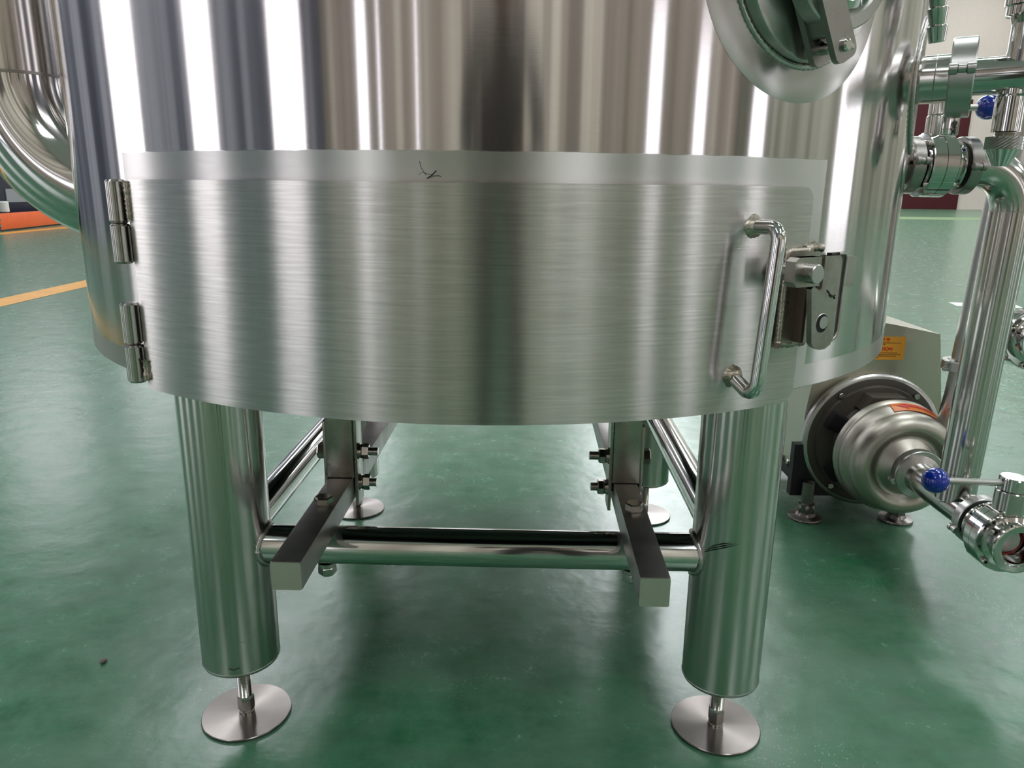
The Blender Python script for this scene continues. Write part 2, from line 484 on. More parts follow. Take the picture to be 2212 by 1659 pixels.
# ================================================================== the hall
H = HALL
fl = MB(); fl.add([(H['x0'], H['y0'], 0), (H['x1'], H['y0'], 0), (H['x1'], H['y1'], 0), (H['x0'], H['y1'], 0)], [(0, 1, 2, 3)])
floor = tag(fl.build('floor', 'floor', smooth=False), kind='structure')
def strip(p0, p1, p2, p3, mat, name='painted_line'):
    m = MB(); m.add([(*p, 0.0015) for p in (p0, p1, p2, p3)], [(0, 1, 2, 3)]); return m.build(name, mat, floor, smooth=False)
def line_strip(a, b, w, mat):
    a = Vector(a); b = Vector(b); d = (b - a).normalized(); n_ = Vector((-d.y, d.x)) * w / 2
    return strip(a - n_, b - n_, b + n_, a + n_, mat)
line_strip((-4.38, 2.0), (-4.45, 30.0), 0.30, 'yellow')
line_strip((-9.95, 2.0), (-10.60, 30.0), 0.34, 'yellow')
line_strip((6.0, 31.2), (31.0, 30.4), 3.2, 'pale_yellow')
wp = MB(); wp.prism([(4.05, 6.85), (4.6, 6.75), (4.65, 6.95), (4.1, 7.08)], 0.0, 0.002); wp.build('painted_dash', 'white_paint', floor, smooth=False)

def wall(name, a, b, mat, z0=0, z1=None, th=0.2):
    z1 = H['h'] if z1 is None else z1
    m = MB(); c = ((a[0] + b[0]) / 2, (a[1] + b[1]) / 2, (z0 + z1) / 2)
    m.box(c, (abs(a[0] - b[0]) + th, abs(a[1] - b[1]) + th, z1 - z0))
    return tag(m.build(name, mat, smooth=False), kind='structure')
wall('wall_left', (H['x0'] - 0.1, H['y0']), (H['x0'] - 0.1, H['y1']), 'blue_wall')
wall('wall_back', (H['x0'], H['y0'] - 0.1), (H['x1'], H['y0'] - 0.1), 'tan_wall')
wall('wall_right', (H['x1'] + 0.1, H['y0']), (H['x1'] + 0.1, H['y1']), 'olive_wall')
wall('wall_far', (H['x0'], H['y1'] + 0.1), (H['x1'], H['y1'] + 0.1), 'cream')
wall('ceiling', (H['x0'], H['y0']), (H['x1'], H['y1']), 'ceiling', H['h'], H['h'] + 0.2)

wn = 0
def window(side, a, b, z0, z1, bars=2):
    # framed pane set in a wall: side, span along the wall, sill and head height
    global wn; wn += 1
    fr = MB(); gl = MB(); w = b - a; h = z1 - z0; d = 0.06
    if side == 'left': P = lambda s, z: Vector((H['x0'] + d, a + s, z)); ax = (0, 1)
    elif side == 'right': P = lambda s, z: Vector((H['x1'] - d, a + s, z)); ax = (0, 1)
    elif side == 'back': P = lambda s, z: Vector((a + s, H['y0'] + d, z)); ax = (1, 0)
    elif side == 'far': P = lambda s, z: Vector((a + s, H['y1'] - d, z)); ax = (1, 0)
    def slab(s0, s1, q0, q1, t_, mb):
        c = (P(s0, q0) + P(s1, q1)) / 2
        mb.box(c, ((s1 - s0) if ax[0] else t_, (s1 - s0) if ax[1] else t_, q1 - q0))
    slab(0, w, z0, z1, 0.02, gl)
    e = 0.05
    slab(-e, 0, z0 - e, z1 + e, 0.12, fr); slab(w, w + e, z0 - e, z1 + e, 0.12, fr)
    slab(0, w, z1, z1 + e, 0.12, fr); slab(0, w, z0 - e, z0, 0.12, fr)
    for i in range(1, bars): slab(w * i / bars - e / 3, w * i / bars + e / 3, z0, z1, 0.08, fr)
    f = tag(fr.build('window_%d' % wn, 'frame', smooth=False), kind='structure')
    gl.build('pane', 'window', f, smooth=False)
window('left', 1.6, 4.4, 0.3, 6.5, 3)
window('left', -4.6, -2.6, 0.3, 6.5, 2)
window('left', -13.2, -9.6, 0.3, 6.5, 4)
window('back', -10.1, -9.2, 0.3, 6.0, 1)
window('back', -8.25, -8.05, 0.3, 6.0, 1)
window('back', -5.2, -5.05, 0.3, 6.0, 1)
window('back', 13.4, 15.0, 0.3, 6.0, 4)
window('back', 20.4, 22.6, 0.3, 6.0, 4)
window('right', -13.2, -10.6, 0.3, 6.5, 3)
window('right', 3.8, 8.6, 0.3, 6.5, 3)
for k in range(5): window('left', 12.5 + 7 * k, 16.5 + 7 * k, 5.0, 9.5, 4)  # unseen high windows added to brighten the far floor
for k in range(5): window('far', -12.0 + 7 * k, -8.0 + 7 * k, 7.0, 11.0, 4)  # also unseen, added for light at the far end
# added panel for a dark mirrored streak, tall maroon door on the far wall
m = MB(); m.box((0.7, H['y0'] + 0.06, 2.6), (3.6, 0.1, 5.2))
for k in range(26): m.box((0.7, H['y0'] + 0.12, 0.1 + k * 0.2), (3.5, 0.03, 0.14))
tag(m.build('dark_streak_panel', 'brown', smooth=False), kind='structure')
m = MB(); m.box((25.55, H['y1'] - 0.06, 3.2), (3.6, 0.12, 6.4), bev=0.02)
d2 = tag(m.build('door_2', 'maroon', smooth=False), kind='structure')
m = MB(); m.box((0.8 + (H['x0'] + H['x1']) / 2, H['y1'] - 0.03, 13.0), (44, 0.06, 1.9)); tag(m.build('trim_1', 'grey_wall', smooth=False), kind='structure')

# skylight strips in the ceiling, unseen, added to light hall and floor
def added_skylight(x, y, w, l):
    global wn; wn += 1
    m = MB(); m.box((x, y, H['h'] - 0.04), (w, l, 0.06)); o = tag(m.build('window_%d' % wn, 'added_skylight', smooth=False), kind='structure')
for x, w in ((-8, 1.8), (5.2, 2.6), (17, 2.2), (27, 1.8)):
    for y in (-8, 6, 20, 31, 41): added_skylight(x + (1.9 if x == 5.2 and y > 25 else 0), y, w + (3.2 if x == 5.2 and y > 25 else 0), 8.0)  # far strips widened to put a bright patch on the floor
# ================================================================== the tank
YAW = -0.0228
ex = Vector((math.cos(YAW), math.sin(YAW), 0)); ey = Vector((-math.sin(YAW), math.cos(YAW), 0))
def rig(u, v, z): return TC + ex * u + ey * v + Vector((0, 0, z))

tank = thing('brewing_tank', TC, 'large brushed stainless steel tank standing on four round legs', 'tank')
sh = MB(); NS = 256
Zs = [0.722, 0.756, 0.80, 0.9, 1.0, 1.1, 1.2, 1.4, 1.7, 2.1]
prof = [(TR - 0.012, 0.724), (TR - 0.004, 0.720), (TR, 0.7225)] + [(TR, z) for z in Zs[1:]] + [(TR * 0.985, 2.17), (TR * 0.90, 2.25), (TR * 0.6, 2.36), (0.12, 2.42), (0.0001, 2.42)]
sh.lathe(prof, Matrix.Translation(TC), NS)
sh.build('shell', 'tank', tank, angle=40)
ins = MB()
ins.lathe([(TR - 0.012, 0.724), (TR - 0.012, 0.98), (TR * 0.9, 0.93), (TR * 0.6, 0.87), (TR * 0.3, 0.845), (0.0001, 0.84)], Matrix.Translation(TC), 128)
ins.build('dished_bottom', 'shade_steel', tank)  # shade under the tank is put into the plate colour

# curved sheet on the tank wall: list of (deg, z) outline bounds
def curved_sheet(name, d0, d1, z0, z1, r_in, r_out, mat, parent, rc=(0, 0, 0, 0), nd=120, nz=14):
    # rc: corner radii bl, br, tr, tl (metres)
    mb = MB(); W0 = math.radians(d0) * TR; W1 = math.radians(d1) * TR
    def zlim(u):
        lo, hi = z0, z1
        for (side, r, top) in ((0, rc[0], 0), (1, rc[1], 0), (1, rc[2], 1), (0, rc[3], 1)):
            if r <= 0: continue
            e = (u - W0) if side == 0 else (W1 - u)
            if e < r:
                k = r - math.sqrt(max(0, r * r - (r - e) ** 2))
                if top: hi = z1 - k
                else: lo = z0 + k
        return lo, hi
    us = [W0 + (W1 - W0) * i / nd for i in range(nd + 1)]
    for r in set(rc):
        if r > 0:
            us += [W0 + r * (1 - math.cos(PI / 2 * i / 8)) for i in range(9)] + [W1 - r * (1 - math.cos(PI / 2 * i / 8)) for i in range(9)]
    us = sorted(set(round(u, 6) for u in us)); n = len(us); vs = []
    for rr in (r_out, r_in):
        for u in us:
            lo, hi = zlim(u); a = u / TR
            for k in range(nz + 1):
                z = lo + (hi - lo) * k / nz; vs.append(Vector((TC.x + rr * math.sin(a), TC.y - rr * math.cos(a), z)))
    K = nz + 1; S = n * K; fs = []
    for i in range(n - 1):
        for k in range(nz):
            a = i * K + k; fs.append((a, a + K, a + K + 1, a + 1)); fs.append((S + a, S + a + 1, S + a + K + 1, S + a + K))
        fs.append((i * K, S + i * K, S + (i + 1) * K, (i + 1) * K))
        fs.append((i * K + nz, (i + 1) * K + nz, S + (i + 1) * K + nz, S + i * K + nz))
    for k in range(nz):
        fs.append((k, k + 1, S + k + 1, S + k)); b = (n - 1) * K + k; fs.append((b, S + b, S + b + 1, b + 1))
    mb.add(vs, fs); return mb.build(name, mat, parent, angle=30)

door = curved_sheet('access_door', -36.25, 32.62, 0.7085, 1.0055, TR + 0.004, TR + 0.0105, 'door', tank, rc=(0.004, 0.022, 0.020, 0.002), nd=160)

# handle: two posts and a bar bent from one round rod
def handle():
    top_r = on_tank(25.3, 0.9555, 0.008); bot_r = on_tank(24.3, 0.7585, 0.008)
    od = out_dir(24.8); L = 0.049
    r = 0.0095
    tp = top_r + od * L; bp = bot_r + od * L + Vector((0, 0, 0.0))
    dn = (bp - tp).normalized(); rb = 0.016; pts = [top_r, top_r + od * (L - rb) * 0.5, top_r + od * (L - rb)]
    c = top_r + od * (L - rb) + dn * rb
    pts += [c - dn * rb * math.cos(PI / 2 * i / 6) + od * rb * math.sin(PI / 2 * i / 6) for i in range(1, 7)]
    c2 = bot_r + od * (L - rb) - dn * rb - Vector((0, 0, 0.014))
    for i in range(1, 12): pts.append(pts[8].lerp(c2 + od * rb, i / 12) if False else (c + od * rb).lerp(c2 + od * rb, i / 12))
    pts += [c2 + od * rb * math.cos(PI / 2 * i / 6) + dn * rb * math.sin(PI / 2 * i / 6) for i in range(0, 7)]
    pts += [bot_r]
    h = MB().tube(pts, r, 24); ho = h.build('handle', 'mirror', door, angle=60)
    for p, dg in ((top_r, 25.3), (bot_r, 24.3)):
        w = MB(); M = basis(p, out_dir(dg)); n = 72; vs = []; rings = ((0.0165, 0.0005), (0.0150, 0.003), (0.0132, 0.0055), (0.0115, 0.0075), (0.0102, 0.0095), (0.0093, 0.0120), (0.0002, 0.0125))
        for q, (rr, zz) in enumerate(rings):
            for i in range(n):
                a = 2 * PI * i / n; k = 1 + (0.05 * math.sin(5 * a + 0.7 * q) + 0.05 * math.sin(17 * a + 2 * q) + 0.03 * (random.random() - 0.5)) * (1 if q < 3 else 0.3)
                vs.append(M @ Vector((rr * k * math.cos(a), rr * k * math.sin(a), zz)))
        fs = [(q * n + i, q * n + (i + 1) % n, (q + 1) * n + (i + 1) % n, (q + 1) * n + i) for q in range(6) for i in range(n)]
        w.add(vs, fs); w.build('weld_collar', 'weld', door, angle=80)
handle()

def bead(pts, r, n=8, step=0.006, jitter=0.25):
    # rippled weld bead along a path
    P = [Vector(p) for p in pts]; out = []; rad = []; d = 0
    for a, b in zip(P, P[1:]):
        L = (b - a).length; k = max(1, int(L / (step / 2)))
        for i in range(k):
            out.append(a.lerp(b, i / k)); rad.append(r * (1.0 + (0.22 if len(out) % 2 else -0.18) + jitter * (random.random() - 0.5)))
    out.append(P[-1]); rad.append(r)
    return MB().tube(out, rad, n)

# hinges: two knuckles each
for z0, zm, z1 in ((0.890, 0.946, 1.0055), (0.716, 0.773, 0.834)):
    hp = on_tank(-37.75, 0, 0.0140); r = 0.0137
    up = MB().cyl(hp + Vector((0, 0, zm + 0.0008)), hp + Vector((0, 0, z1)), r, 40, bev=0.003)
    hg = up.build('hinge', 'hinge', tank)
    MB().cyl(hp + Vector((0, 0, z0)), hp + Vector((0, 0, zm - 0.0008)), r, 40, bev=0.003).build('lower_knuckle', 'hinge', hg)
    MB().cyl(hp + Vector((0, 0, zm - 0.004)), hp + Vector((0, 0, zm + 0.004)), r * 0.7, 20).build('hinge_pin', 'iron', hg)
    if zm > 0.9: bead([on_tank(-36.1, 1.003, 0.0115), on_tank(-36.1, 0.949, 0.0115)], 0.0034, 10, 0.006, 0.3).build('weld_bead', 'weld', hg, angle=80)
    else: bead([on_tank(-36.1, 0.752, 0.012), on_tank(-36.1, 0.722, 0.012)], 0.005, 10, 0.009, 0.5).build('weld_bead', 'weld', hg, angle=80)
    q = MB()
    if zm > 0.9: q.box((0, 0, (z0 + zm) / 2), (0.008, 0.010, zm - z0 - 0.006), Matrix.Translation(on_tank(-37.6, 0, 0.002)))
    else: q.box((0, 0, (z1 + zm) / 2), (0.008, 0.010, z1 - zm - 0.006), Matrix.Translation(on_tank(-37.6, 0, 0.002)))
    q.build('hinge_root', 'hinge', hg)

# latch: base plate, two parallel cheek plates, pin block and hasp tab
LD = 31.4
def LT(u, z, off): return on_tank(LD, z, off) + tan_dir(LD) * u
SH = -0.032     # the cheeks sit left of the plate centre
def LM(off, sh=0.0): return basis(on_tank(LD, 0, off) + tan_dir(LD) * sh, out_dir(LD), tan_dir(LD))   # local x sideways, y up, z outwards
bp = MB(); bp.prism([(x, y + 0.860) for x, y in rnd_rect(0.062, 0.122, 0.004)], 0.004, 0.021, LM(0.0))
latch = bp.build('latch', 'latch', tank)
fp = [(0.030, 0.802), (0.036, 0.796), (0.046, 0.7925), (0.056, 0.793), (0.064, 0.798), (0.067, 0.806), (0.067, 0.912), (0.062, 0.9185), (0.030, 0.9185), (0.030, 0.868), (0.028, 0.863), (0.024, 0.861), (0.020, 0.863), (0.018, 0.868), (0.018, 0.918), (0.004, 0.918), (-0.014, 0.917), (-0.018, 0.911), (-0.018, 0.884), (-0.012, 0.877), (0.006, 0.877)]
outer = [(0.067, 0.806), (0.067, 0.914), (0.062, 0.9195), (0.026, 0.9195), (0.026, 0.880), (0.0245, 0.876), (0.021, 0.8745), (0.0175, 0.876), (0.016, 0.880), (0.016, 0.882), (-0.013, 0.882), (-0.017, 0.887), (-0.017, 0.911), (-0.012, 0.917), (0.019, 0.918)]
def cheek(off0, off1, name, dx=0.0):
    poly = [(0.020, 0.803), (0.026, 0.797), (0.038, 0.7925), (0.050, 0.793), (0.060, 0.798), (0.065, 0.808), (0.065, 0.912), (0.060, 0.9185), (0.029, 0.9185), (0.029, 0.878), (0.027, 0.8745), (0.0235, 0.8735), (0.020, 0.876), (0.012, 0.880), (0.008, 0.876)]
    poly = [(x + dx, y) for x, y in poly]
    c = MB(); c.prism(poly, off0, off1, LM(0.0, SH)); o = c.build(name, 'latch' if dx == 0 else 'shade_steel', latch, angle=40)  # rear plate colour carries the shade behind the front plate
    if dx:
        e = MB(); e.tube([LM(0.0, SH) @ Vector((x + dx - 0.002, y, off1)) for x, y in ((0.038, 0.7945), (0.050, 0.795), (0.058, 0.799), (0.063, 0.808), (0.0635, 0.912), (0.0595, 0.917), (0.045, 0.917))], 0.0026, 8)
        e.build('plate_rim', 'latch', o, angle=60)  # lighter strip stands for the bright edge of the darkened plate
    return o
cheek(0.046, 0.054, 'front_cheek')
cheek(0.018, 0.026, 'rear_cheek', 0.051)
b = MB(); b.prism([(x, y + 0.899) for x, y in [(-0.030, -0.012), (-0.023, -0.019), (0.021, -0.019), (0.021, 0.019), (-0.023, 0.019), (-0.030, 0.014)]], 0.040, 0.055, LM(0, SH)); b.build('pin_block', 'latch', latch, angle=30)
MB().cyl(LT(-0.002 + SH, 0.8975, 0.018), LT(-0.002 + SH, 0.8975, 0.069), 0.0125, 32, bev=0.001).build('latch_pin', 'satin', latch)
MB().cyl(LT(-0.016 + SH, 0.8975, 0.018), LT(-0.016 + SH, 0.8975, 0.040), 0.011, 24).build('spacer_boss', 'latch', latch)
MB().box((0.000, 0.850, 0.026), (0.006, 0.100, 0.016), LM(0, SH + 0.026)).build('hasp_web', 'rust', latch)
MB().prism([(x + 0.128, y + 0.891) for x, y in rnd_rect(0.034, 0.042, 0.005)], 0.014, 0.020, LM(0, SH)).build('hasp_tab', 'latch', latch)
# round hole near the foot of the front cheek
hr = MB(); M = basis(LT(0.037 + SH, 0.829, 0.0535), out_dir(LD))
hr.lathe([(0.0122, 0.0), (0.0126, 0.0010), (0.0138, 0.0004), (0.0142, 0.0)], M, 36); hr.build('hole_rim', 'satin', latch)
MB().cyl(LT(0.037 + SH, 0.829, 0.0505), LT(0.037 + SH, 0.829, 0.0543), 0.0122, 32).build('hole_shadow', 'hole', latch)
MB().cyl(LT(0.0402 + SH, 0.8300, 0.0500), LT(0.0402 + SH, 0.8300, 0.0546), 0.0086, 32).build('rear_pin_end', 'satin', latch)
def lpath(pts, off): return [LT(a, b_, off) for a, b_ in pts]
bead(lpath([(-0.032, 0.800), (-0.032, 0.919), (-0.028, 0.9225), (0.010, 0.9225)], 0.0165), 0.0044, 8, 0.0065, 0.06).build('weld_bead', 'weld', latch, angle=80)
bead(lpath([(0.010, 0.9225), (0.030, 0.926), (0.045, 0.924)], 0.010), 0.0065, 8, 0.009, 0.6).build('weld_bead', 'weld', latch, angle=80)
bead(lpath([(-0.032, 0.799), (-0.015, 0.7965), (0.008, 0.7985), (0.022, 0.7955)], 0.014), 0.006, 8, 0.009, 0.5).build('weld_bead', 'weld', latch, angle=80)
def ink(pts, r, parent, flat):
    m = MB(); P = [Vector(p) for p in pts]; m.tube(P, r, 6); return m.build('ink_mark', 'ink', parent, angle=80)
ink(lpath([(0.040 + SH, 0.873), (0.046 + SH, 0.868), (0.051 + SH, 0.865), (0.058 + SH, 0.8655)], 0.0542), 0.0011, latch, 0)
ink(lpath([(0.046 + SH, 0.866), (0.050 + SH, 0.8635), (0.054 + SH, 0.8655), (0.0575 + SH, 0.861)], 0.0542), 0.0013, latch, 0)

# marker strokes and scratches on the band above the door
def tmark(pts, r, off=0.0004, parent=tank, name='pen_mark'):
    MB().tube([on_tank(d, z, off) for d, z in pts], r, 5).build(name, 'ink', parent, angle=80)
tmark([(-4.1, 1.0095), (-3.75, 1.0125), (-3.3, 1.0185)], 0.0007)
tmark([(-4.7, 1.029), (-4.55, 1.021), (-4.15, 1.013)], 0.0003)
tmark([(-4.8, 1.0135), (-4.5, 1.0165), (-3.4, 1.0125), (-2.9, 1.0118), (-3.1, 1.0135), (-3.9, 1.0105)], 0.00025)

# legs, feet
legs = []
LEGP = [(-0.455, -0.4845, 0.121), (0.455, -0.4845, 0.106), (-0.455, 0.4845, 0.113), (0.455, 0.4845, 0.113)]
LR = 0.0704
for i, (u, v, zb) in enumerate(LEGP):
    p = rig(u, v, 0); m = MB()
    M = Matrix.Translation(p)
    m.lathe([(0.0001, zb), (LR - 0.022, zb), (LR - 0.010, zb + 0.002), (LR - 0.0015, zb + 0.007), (LR, zb + 0.013), (LR, 0.93), (LR - 0.01, 0.93)], M, 96)
    lg = m.build('leg', 'leg', tank, angle=50)
    rw = MB(); rw.lathe([(LR - 0.006, zb + 0.0045), (LR - 0.0022, zb + 0.0065), (LR + 0.0007, zb + 0.012), (LR, zb + 0.0135)], M, 96); rw.build('rim_weld', 'satin', lg, angle=60)
    ft = MB()
    ft.lathe([(0.0001, 0.0), (0.0815, 0.0), (0.0834, 0.0012), (0.0834, 0.0046), (0.0822, 0.0058), (0.0001, 0.0058)], M, 96)
    fo = ft.build('levelling_foot', 'disc', tank, angle=30)
    st = MB(); st.thread(p + Vector((0, 0, 0.042)), p + Vector((0, 0, zb + 0.004)), 0.0135, 0.0032, 24); st.build('threaded_stem', 'bolt', fo, angle=20)
    hx = MB(); hx.cyl(p + Vector((0, 0, 0.0058)), p + Vector((0, 0, 0.010)), 0.0145, 24); hx.hexa(p + Vector((0, 0, 0.009)), p + Vector((0, 0, 0.043)), 0.027, rot=0.35); hx.build('hex_collar', 'bolt', fo, angle=25)
    legs.append(lg)
# pen tick and scratches on the front legs
p = rig(*LEGP[0][:2], 0)
def on_leg(i, deg, z, off=0.0003):
    q = rig(*LEGP[i][:2], 0); a = math.radians(deg); return q + Vector(((LR + off) * math.sin(a), -(LR + off) * math.cos(a), z))
MB().tube([on_leg(0, 2, 0.149), on_leg(0, 5, 0.1475), on_leg(0, 9, 0.1455), on_leg(0, 13, 0.1475), on_leg(0, 17, 0.149)], 0.0009, 5).build('ink_mark', 'ink', legs[0])
MB().tube([on_leg(0, 8, 0.197), on_leg(0, 25, 0.200), on_leg(0, 45, 0.206)], 0.0003, 5).build('scratch', 'iron', legs[0])
for k in range(3):
    MB().tube([on_leg(1, -55 + 2 * k, 0.388 + 0.004 * k), on_leg(1, -42, 0.398 + 0.004 * k), on_leg(1, -25 - 2 * k, 0.4085 + 0.003 * k), on_leg(1, -8 - 5 * k, 0.418)], [0.0006, 0.0011, 0.0013, 0.0002], 5).build('scuff_mark', 'ink', legs[1])

# crossbars between the legs
CBZ, CBR = 0.3655, 0.0345
def crossbar(a, b, n0, n1):
    A = rig(a[0], a[1], CBZ); B = rig(b[0], b[1], CBZ); d = (B - A).normalized()
    o = MB().cyl(A + d * (LR - 0.01), B - d * (LR - 0.01), CBR, 48).build('crossbar', 'mirror', tank)
    for P, s in ((A, 1), (B, -1)):
        # fillet ring where the tube meets the leg
        dd = d * s; x = Vector((0, 0, 1)); y = dd.cross(x); pts = []
        for i in range(41):
            a_ = 2 * PI * i / 40; off = y * math.cos(a_) * (CBR + 0.003) + x * math.sin(a_) * (CBR + 0.003)
            lat = off.dot(y); pts.append(P + off + dd * (math.sqrt(max(0, LR * LR - lat * lat)) + 0.001))
        bead(pts, 0.0042, 8, 0.006, 0.1).build('weld_bead', 'satin', o, angle=80)
crossbar(LEGP[0], LEGP[1], 0, 1); crossbar(LEGP[2], LEGP[3], 2, 3); crossbar(LEGP[0], LEGP[2], 0, 2); crossbar(LEGP[1], LEGP[3], 1, 3)

# square rails bolted over the crossbars, with hanger posts up to the tank
for (u, v0, w, sgn) in ((-0.2810, -0.704, 0.0475, -1), (0.2765, -0.7275, 0.0455, 1)):
    zt = 0.4455; zb = 0.3985; h = zt - zb; v1 = 0.54
    M = basis(rig(u, 0, 0), (0, 0, 1), ex)
    r = MB(); r.box((0, (v0 + v1) / 2, (zt + zb) / 2), (w, v1 - v0 - 0.002, h), M, bev=0.0022)
    rail = r.build('support_rail', 'rail', tank, angle=50)
    r = MB(); r.prism([(x, y) for x, y in rnd_rect(w - 0.001, h - 0.001, 0.003)], 0, 0.0018, basis(rig(u, v0 + 0.0005, (zt + zb) / 2), -ey, ex)); r.build('rail_end_cap', 'rail_end', rail, angle=30)
    for vv in (-0.4845, 0.4845):
        c = rig(u, vv, 0)
        bl = MB(); bl.hexa(c + Vector((0, 0, zt)), c + Vector((0, 0, zt + 0.0145)), 0.029, rot=0.1); bl.build('hex_bolt', 'bolt', rail, angle=25)
        nu = MB(); nu.cyl(c + Vector((0, 0, 0.3235)), c + Vector((0, 0, 0.331)), 0.0165, 24); nu.hexa(c + Vector((0, 0, 0.307)), c + Vector((0, 0, 0.3235)), 0.029, rot=0.3); nu.thread(c + Vector((0, 0, 0.3035)), c + Vector((0, 0, 0.308)), 0.009, 0.002); nu.build('hex_nut', 'bolt', rail, angle=25)
    # hanger post
    hu = u; hw = 0.0525; hv = -0.3625
    hm = MB(); hm.box((0, hv + hw / 2, (zt + 0.001 + 0.90) / 2), (hw, hw, 0.90 - zt - 0.001), M, bev=0.002)
    hp_ = hm.build('hanger_post', 'hanger', tank, angle=50)
    inn = 1 if sgn < 0 else -1        # inner side points towards the tank axis
    for s in (-1, 1):
        off = (hw / 2 + 0.0035); zlo = 0.386 if s == inn else 0.425
        pl = MB(); pl.box((s * off, hv + hw / 2 + 0.004, (zlo + 0.90) / 2 if s == inn else (zlo + 0.56) / 2), (0.006, hw * 0.9, (0.90 if s == inn else 0.56) - zlo), M, bev=0.001); pl.build('side_plate', 'hanger', hp_, angle=40)
    for zz, ln in ((0.4935, 0.030), (0.4285, 0.022)):
        A = lambda s, hv=hv, hw=hw, hu=hu, zz=zz: rig(hu + s, hv + hw / 2, zz)
        q = MB(); s = inn
        q.cyl(A(s * (hw / 2 + 0.0065)), A(s * (hw / 2 + 0.009)), 0.0165, 28); q.cyl(A(s * (hw / 2 + 0.009)), A(s * (hw / 2 + 0.0125)), 0.014, 28)
        q.hexa(A(s * (hw / 2 + 0.0125)), A(s * (hw / 2 + 0.0265)), 0.027, rot=0.2 + zz)
        q.build('lock_nut', 'bolt', hp_, angle=25)
        q = MB(); q.thread(A(-inn * (hw / 2 + 0.002)), A(s * (hw / 2 + 0.0265 + ln * 0.6)), 0.0088, 0.0024, 20)
        if zz > 0.45: q.hexa(A(-s * (hw / 2 + 0.006)), A(-s * (hw / 2 + 0.022)), 0.028, rot=0.5)
        else: q.cyl(A(-s * (hw / 2 + 0.0)), A(-s * (hw / 2 + 0.010)), 0.010, 20)
        q.build('hex_bolt', 'bolt', hp_, angle=25)

# sight port: ground collar ring, stepped end plate, welded seam
PD, PZ = 29.6, 1.269
def port_pt(a, r, off):
    du = r * math.cos(a); dz = r * math.sin(a); return on_tank(PD + math.degrees(du / TR), PZ + dz, off)
m = MB(); n = 96; vs = []; rs = [0.108, 0.125, 0.140, 0.152, 0.160]
for q, r in enumerate(rs):
    for i in range(n): vs.append(port_pt(2 * PI * i / n, r, 0.0022 if q < 4 else 0.0002))
m.add(vs, [(q * n + i, q * n + (i + 1) % n, (q + 1) * n + (i + 1) % n, (q + 1) * n + i) for q in range(4) for i in range(n)])
collar = m.build('port_collar', 'collar', tank, angle=60)
bead([port_pt(2 * PI * i / 96, 0.117, 0.003) for i in range(97)], 0.0036, 8, 0.0075, 0.15).build('weld_bead', 'collar', collar, angle=80)
od = out_dir(PD); pc = on_tank(PD, PZ, 0)
m = MB(); m.lathe([(0.113, -0.03), (0.113, 0.012), (0.1115, 0.0155), (0.109, 0.0165), (0.0001, 0.0165)], basis(pc, od), 96); pp = m.build('port_plate', 'collar', tank, angle=40)
m = MB(); m.lathe([(0.056, 0.0), (0.056, 0.020), (0.068, 0.024), (0.068, 0.030), (0.045, 0.031)], basis(pc + od * 0.0165, od), 64); m.build('port_neck', 'pipe', pp, angle=40)
bead([pc + od * 0.018 + (tan_dir(PD) * math.cos(2 * PI * i / 48) + Vector((0, 0, math.sin(2 * PI * i / 48)))) * 0.058 for i in range(49)], 0.0028, 8, 0.006, 0.2).build('weld_bead', 'collar', pp, angle=80)

# side nozzle collar on the right flank
ND, NZ = 63.0, 1.172
def noz_pt(a, r, off): return on_tank(ND + math.degrees(r * math.cos(a) / TR), NZ + r * math.sin(a), off)
m = MB(); vs = []
for q, r in enumerate([0.03, 0.07, 0.099, 0.106]):
    for i in range(72): vs.append(noz_pt(2 * PI * i / 72, r, 0.004 if q < 3 else 0.0))
m.add(vs, [(q * 72 + i, q * 72 + (i + 1) % 72, (q + 1) * 72 + (i + 1) % 72, (q + 1) * 72 + i) for q in range(3) for i in range(72)])
nc = m.build('nozzle_collar', 'collar', tank, angle=60)
bead([noz_pt(2 * PI * i / 72, 0.106, 0.002) for i in range(73)], 0.0034, 8, 0.0075, 0.15).build('weld_bead', 'collar', nc, angle=80)

